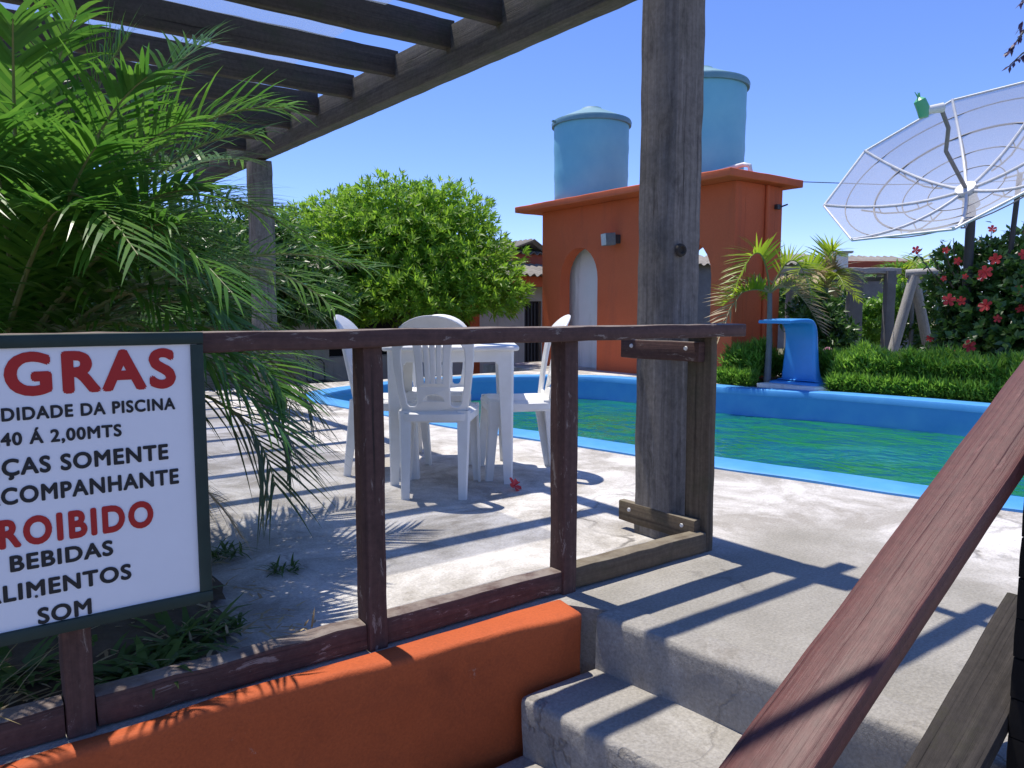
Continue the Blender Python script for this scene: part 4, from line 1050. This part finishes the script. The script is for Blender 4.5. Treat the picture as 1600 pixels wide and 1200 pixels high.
# ------------------------------------------------------------------ garden plants
def areca(base, crown_h, fr, label, seed, mats=('areca', 'areca', 'palmdry'), L=.9, trunk=.035, name='garden_palm', keys=(), dep=9.0):
    base = V(base); t = thing(name, base, label, 'palm'); r = random.Random(seed)
    g = G(); top = base+V((.03, .02, crown_h)); g.tube([base-UPV*.02, base.lerp(top, .5)+V((.02, .0, 0)), top], [trunk*1.3, trunk, trunk*.8], 9); g.build('trunk', 'concpost', t, True)
    for i, (cx, cy, tx, ty, dry) in enumerate(keys):
        g1, g2 = G(), G(); frond(g1, g2, top, at(cx, cy, dep-.1), at(tx, ty, dep-.25), .40, .036, 26, seed=seed*70+i, droop=.15, rad=.013, spread=.5, vee=.75)
        f_ = g2.build('frond', 'drystem' if dry else 'stem', t, True); g1.build('leaflets', mats[2] if dry else mats[0], f_)
    for i in range(fr):
        a = i*2.4+r.uniform(-.3, .3); d = V((math.cos(a), math.sin(a), 0)); l = L*r.uniform(.75, 1.15); up = r.uniform(.25, .75)
        g1, g2 = G(), G(); frond(g1, g2, top, top+d*l*.35+UPV*l*up, top+d*l*.9+UPV*l*(up-.55), .42*l, .030*l+.006, 26, seed=seed*50+i, droop=.25, rad=.012, spread=.55)
        f_ = g2.build('frond', 'stem' if i % 4 else 'drystem', t, True); g1.build('leaflets', mats[0] if i % 4 else mats[2], f_)
    return t
b = at(1202, 487, 9.0); areca((b.x, b.y, 0.0), 1.12, 4, 'small yellow green palm between tower and blue spout', 21, L=.6, dep=9.0, keys=((1192, 330, 1144, 462, 0), (1160, 410, 1118, 545, 1), (1245, 350, 1268, 470, 0), (1170, 440, 1130, 478, 0), (1240, 420, 1285, 520, 1)))
b = at(1290, 487, 10.4); areca((b.x, b.y, GZ), 1.95, 9, 'yellowish palm beside the grey post frame', 22, L=.62, dep=10.4, keys=((1300, 385, 1322, 455, 1), (1262, 385, 1240, 440, 0), (1290, 370, 1312, 400, 0)))
b = at(1425, 487, 11.6); areca((b.x, b.y, GZ), 2.05, 10, 'spiky green palm under the satellite dish', 23, L=.95, mats=('palm', 'palm', 'areca'))
b = at(1120, 487, 8.9)
def bush(name, px_, dep, blobs, n, leaves, L, W, mat, label, seed, zb=0.0, r0=.03):
    b = at(px_, 487, dep); b.z = zb; return tree(name, b, V((b.x, b.y, zb+.35)), blobs, n, leaves, L, W, mat, label, 'shrub', r0=r0, seed=seed)
bush('garden_shrub', 1275, 9.9, [blob(1275, 500, 9.9, .38, .36), blob(1300, 530, 9.8, .35, .3)], 420, 6, .12, .04, 'shrub', 'mixed leafy shrub right of the blue spout', 31, GZ)
bush('garden_shrub', 1375, 12.2, [blob(1362, 510, 12.2, .4, .4), blob(1405, 490, 12.3, .4, .45)], 520, 6, .13, .045, 'cover', 'light green shrub seen between the grey posts', 32, GZ)
bush('garden_shrub', 1460, 11.8, [blob(1455, 520, 11.8, .5, .55), blob(1475, 470, 11.9, .5, .55)], 520, 6, .11, .04, 'shrub', 'leafy shrub beside the pale log frame', 33, GZ)
bush('garden_shrub', 1250, 12.5, [blob(1250, 470, 12.5, .6, .55), blob(1300, 500, 12.6, .6, .55)], 520, 6, .14, .05, 'hib', 'dark shrub behind the yellow green palms', 34, GZ)
# hibiscus
HBs = [blob(1530, 470, 8.75, .50, .45), blob(1590, 450, 8.6, .55, .50), blob(1560, 530, 8.5, .66, .52), blob(1515, 550, 8.6, .42, .40), blob(1635, 490, 8.3, .7, .62), blob(1480, 440, 9.2, .26, .22), blob(1600, 590, 8.2, .6, .4), blob(1560, 400, 8.9, .36, .20), blob(1610, 390, 8.8, .34, .24), blob(1490, 400, 9.1, .22, .12)]
hbp = at(1570, 487, 8.5); hbp.z = .02
hib = tree('hibiscus_bush', hbp, V((hbp.x, hbp.y, .9)), HBs, 2000, 6, .105, .058, 'hib', 'large dark hibiscus bush with red flowers under the satellite dish', 'shrub', r0=.05, seed=41, shell=.5)
gt, gl_ = G(), G(); r = random.Random(55)
for tx, ty, bx, by in ((1490, 372, 1500, 440), (1550, 352, 1552, 430), (1522, 380, 1525, 450), (1578, 356, 1575, 420), (1602, 345, 1600, 420), (1452, 396, 1490, 450), (1431, 393, 1480, 455), (1472, 378, 1500, 450), (1505, 398, 1515, 450), (1565, 380, 1560, 430), (1590, 370, 1585, 420)):
    p0, p1 = at(bx, by, 8.8), at(tx, ty, 8.75); gt.tube([p0, p0.lerp(p1, .5)+V((0, .03, .03)), p1], [.012, .008, .004], 5)
    for k in range(22):
        p = p0.lerp(p1, r.uniform(.15, 1.05)); leaf(gl_, p, rdir(r)+V((0, 0, .2)), UPV, r.uniform(.06, .11), .05, 1, .1)
gt.build('sprig', 'barkg', hib, True); gl_.build('sprig_leaves', 'hib', hib)
def flower(g, c, n, R, r, k=5):
    n = n.normalized(); o1 = n.orthogonal().normalized(); o2 = n.cross(o1); ph = r.uniform(0, 6)
    for i in range(k):
        a = ph+i*2*math.pi/k; d = o1*math.cos(a)+o2*math.sin(a); s = n.cross(d)
        p = [c, c+d*R*.5+s*R*.32+n*R*.18, c+d*R*.95+s*R*.30+n*R*.28, c+d*R*1.05+n*R*.20, c+d*R*.95-s*R*.30+n*R*.24, c+d*R*.5-s*R*.32+n*R*.22]
        g.add(p, [(0, 1, 2, 3), (0, 3, 4, 5)])
    g.tube([c, c+n*R*.9], [R*.05, R*.07], 5, uvs=False)
r = random.Random(77)
for px_, py_, s_ in ((1431, 391, .8), (1478, 391, .6), (1497, 408, .7), (1550, 358, .7), (1556, 405, 1), (1540, 425, 1.1), (1535, 433, .8), (1598, 398, .9), (1482, 469, 1.1), (1503, 470, .8), (1540, 478, 1.15), (1592, 453, .8), (1558, 498, .7), (1596, 483, .9), (1514, 541, 1.1), (1494, 550, .6), (1553, 592, 1.1), (1453, 529, .7), (1475, 435, .5), (1508, 432, .5)):
    dep = 8.02+r.uniform(-.05, .05) if px_ > 1470 else 8.7
    g = G(); c = at(px_, py_, dep); flower(g, c, (CAM-c).normalized()+V((r.uniform(-.5, .5), r.uniform(-.5, .5), r.uniform(0, .5))), .062*s_, r); g.build('flower', 'petal', hib, False)
# low hedge of succulent ground cover behind the pool edge
g = G(); r = random.Random(13); n_ = 0
def hedge_h(x, y): return .27+.10*noise.noise(V((x*2.2, y*2.2, 4)))+.06*noise.noise(V((x*6, y*6, 2)))
segs_ = [(7.56, 5.95), (7.66, 5.35), (7.88, 4.70), (8.02, 4.0), (8.12, 3.35), (8.18, 2.6)]
while n_ < 7000:
    k = r.randint(0, len(segs_)-2); t = r.random(); a, b = segs_[k], segs_[k+1]
    x = a[0]+(b[0]-a[0])*t+.08+.62*r.random(); y = a[1]+(b[1]-a[1])*t
    if abs(y-sp0.y) < .42 and x < sp0.x+.26: continue
    e = (x-(a[0]+(b[0]-a[0])*t))/.7; hh = hedge_h(x, y)*(.55+.9*math.sin(math.pi*min(.95, .12+e*.85)))
    z = hh*(1-.75*r.random()**1.5)+.02
    if r.random() < .30: x = a[0]+(b[0]-a[0])*t+r.uniform(-.03, .10); z = r.uniform(.0, .14)
    if abs(y-sp0.y) < .42 and x < sp0.x+.26: continue
    p = V((x, y, z)); ax_ = (V((-.35+e*.3, r.uniform(-.3, .3), .8))+rdir(r)*.5).normalized()
    o1 = ax_.orthogonal().normalized(); o2 = ax_.cross(o1)
    for i in range(6):
        b_ = i*2.4+r.uniform(0, 1); tl = r.uniform(.25, 1.1); d = ax_*math.cos(tl)+(o1*math.cos(b_)+o2*math.sin(b_))*math.sin(tl)
        leaf(g, p, d, ax_, r.uniform(.07, .15), .018, 1, .0)
    n_ += 1
tag(g.build('ground_cover', 'cover'), 'low bright green succulent hedge along the far pool edge', 'ground cover', kind='stuff')
for i, (px_, py_, X_) in enumerate(((1338, 549, 8.45), (1293, 547, 8.35), (1309, 596, 8.02))):
    c = onX(px_, py_, X_); g = G(); flower(g, c, V((-.6, -.2, .8)), .045, r, 9); g.tube([c, V((c.x+.03, c.y, .05))], .004, 4, uvs=False)
    tag(g.build('pink_flower', 'pink'), ('pink flower above the hedge right of the grey post foot', 'pink flower just right of the blue spout top', 'pink flower low at the hedge front beside the plinth')[i], 'flower')
# fallen flower by the table leg
c = onz(803, 757, .03); g = G(); flower(g, V((c.x, c.y, .022)), V((.3, -.6, .5)), .045, r); 
for v in range(len(g.v)): g.v[v] = (g.v[v][0], g.v[v][1], max(g.v[v][2], .004))
tag(g.build('fallen_flower', 'petal'), 'red hibiscus flower fallen on the deck by the table leg', 'flower')

# slender tree standing off to the right, one drooping twig in view
tb = at(1850, 487, 7.5); tb.z = 0.0
tw = thing('slender_tree', tb, 'slender tree with drooping dark purple twigs at the top right', 'tree')
tp0 = V((tb.x, tb.y, 4.6)); g = G(); g.tube([tb, tb.lerp(tp0, .5)+V((.05, 0, 0)), tp0], [.07, .06, .03], 8)
tips = [at(1577, 98, 7.4), at(1574, 104, 7.2), at(1592, 2, 7.4)]
g.tube([tp0, at(1700, -60, 7.4), at(1640, 10, 7.4), at(1600, 48, 7.4), at(1585, 70, 7.4)], [.03, .025, .018, .012, .006], 6)
g.tube([at(1640, 10, 7.4), at(1620, 70, 7.4), at(1597, 84, 7.4), at(1578, 102, 7.4)], [.015, .012, .009, .005], 6)
g.tube([at(1700, -60, 7.4), at(1640, -30, 7.4), at(1596, 2, 7.4)], [.02, .012, .006], 6); g.build('trunk', 'barkg', tw, True)
g = G(); r = random.Random(3)
for (xa, ya, xb, yb, n_) in ((1604, 44, 1572, 84, 26), (1598, 30, 1592, 48, 6), (1604, 82, 1576, 104, 20), (1612, -6, 1594, 4, 8), (1700, -60, 1610, 40, 60)):
    for k in range(n_):
        t = r.random(); p = at(xa+(xb-xa)*t, ya+(yb-ya)*t, 7.4); leaf(g, p, V((-.3, .3, -.8))+rdir(r)*.5, UPV+rdir(r)*.5, r.uniform(.05, .10), .03, 1)
g.build('crown', 'purple', tw)
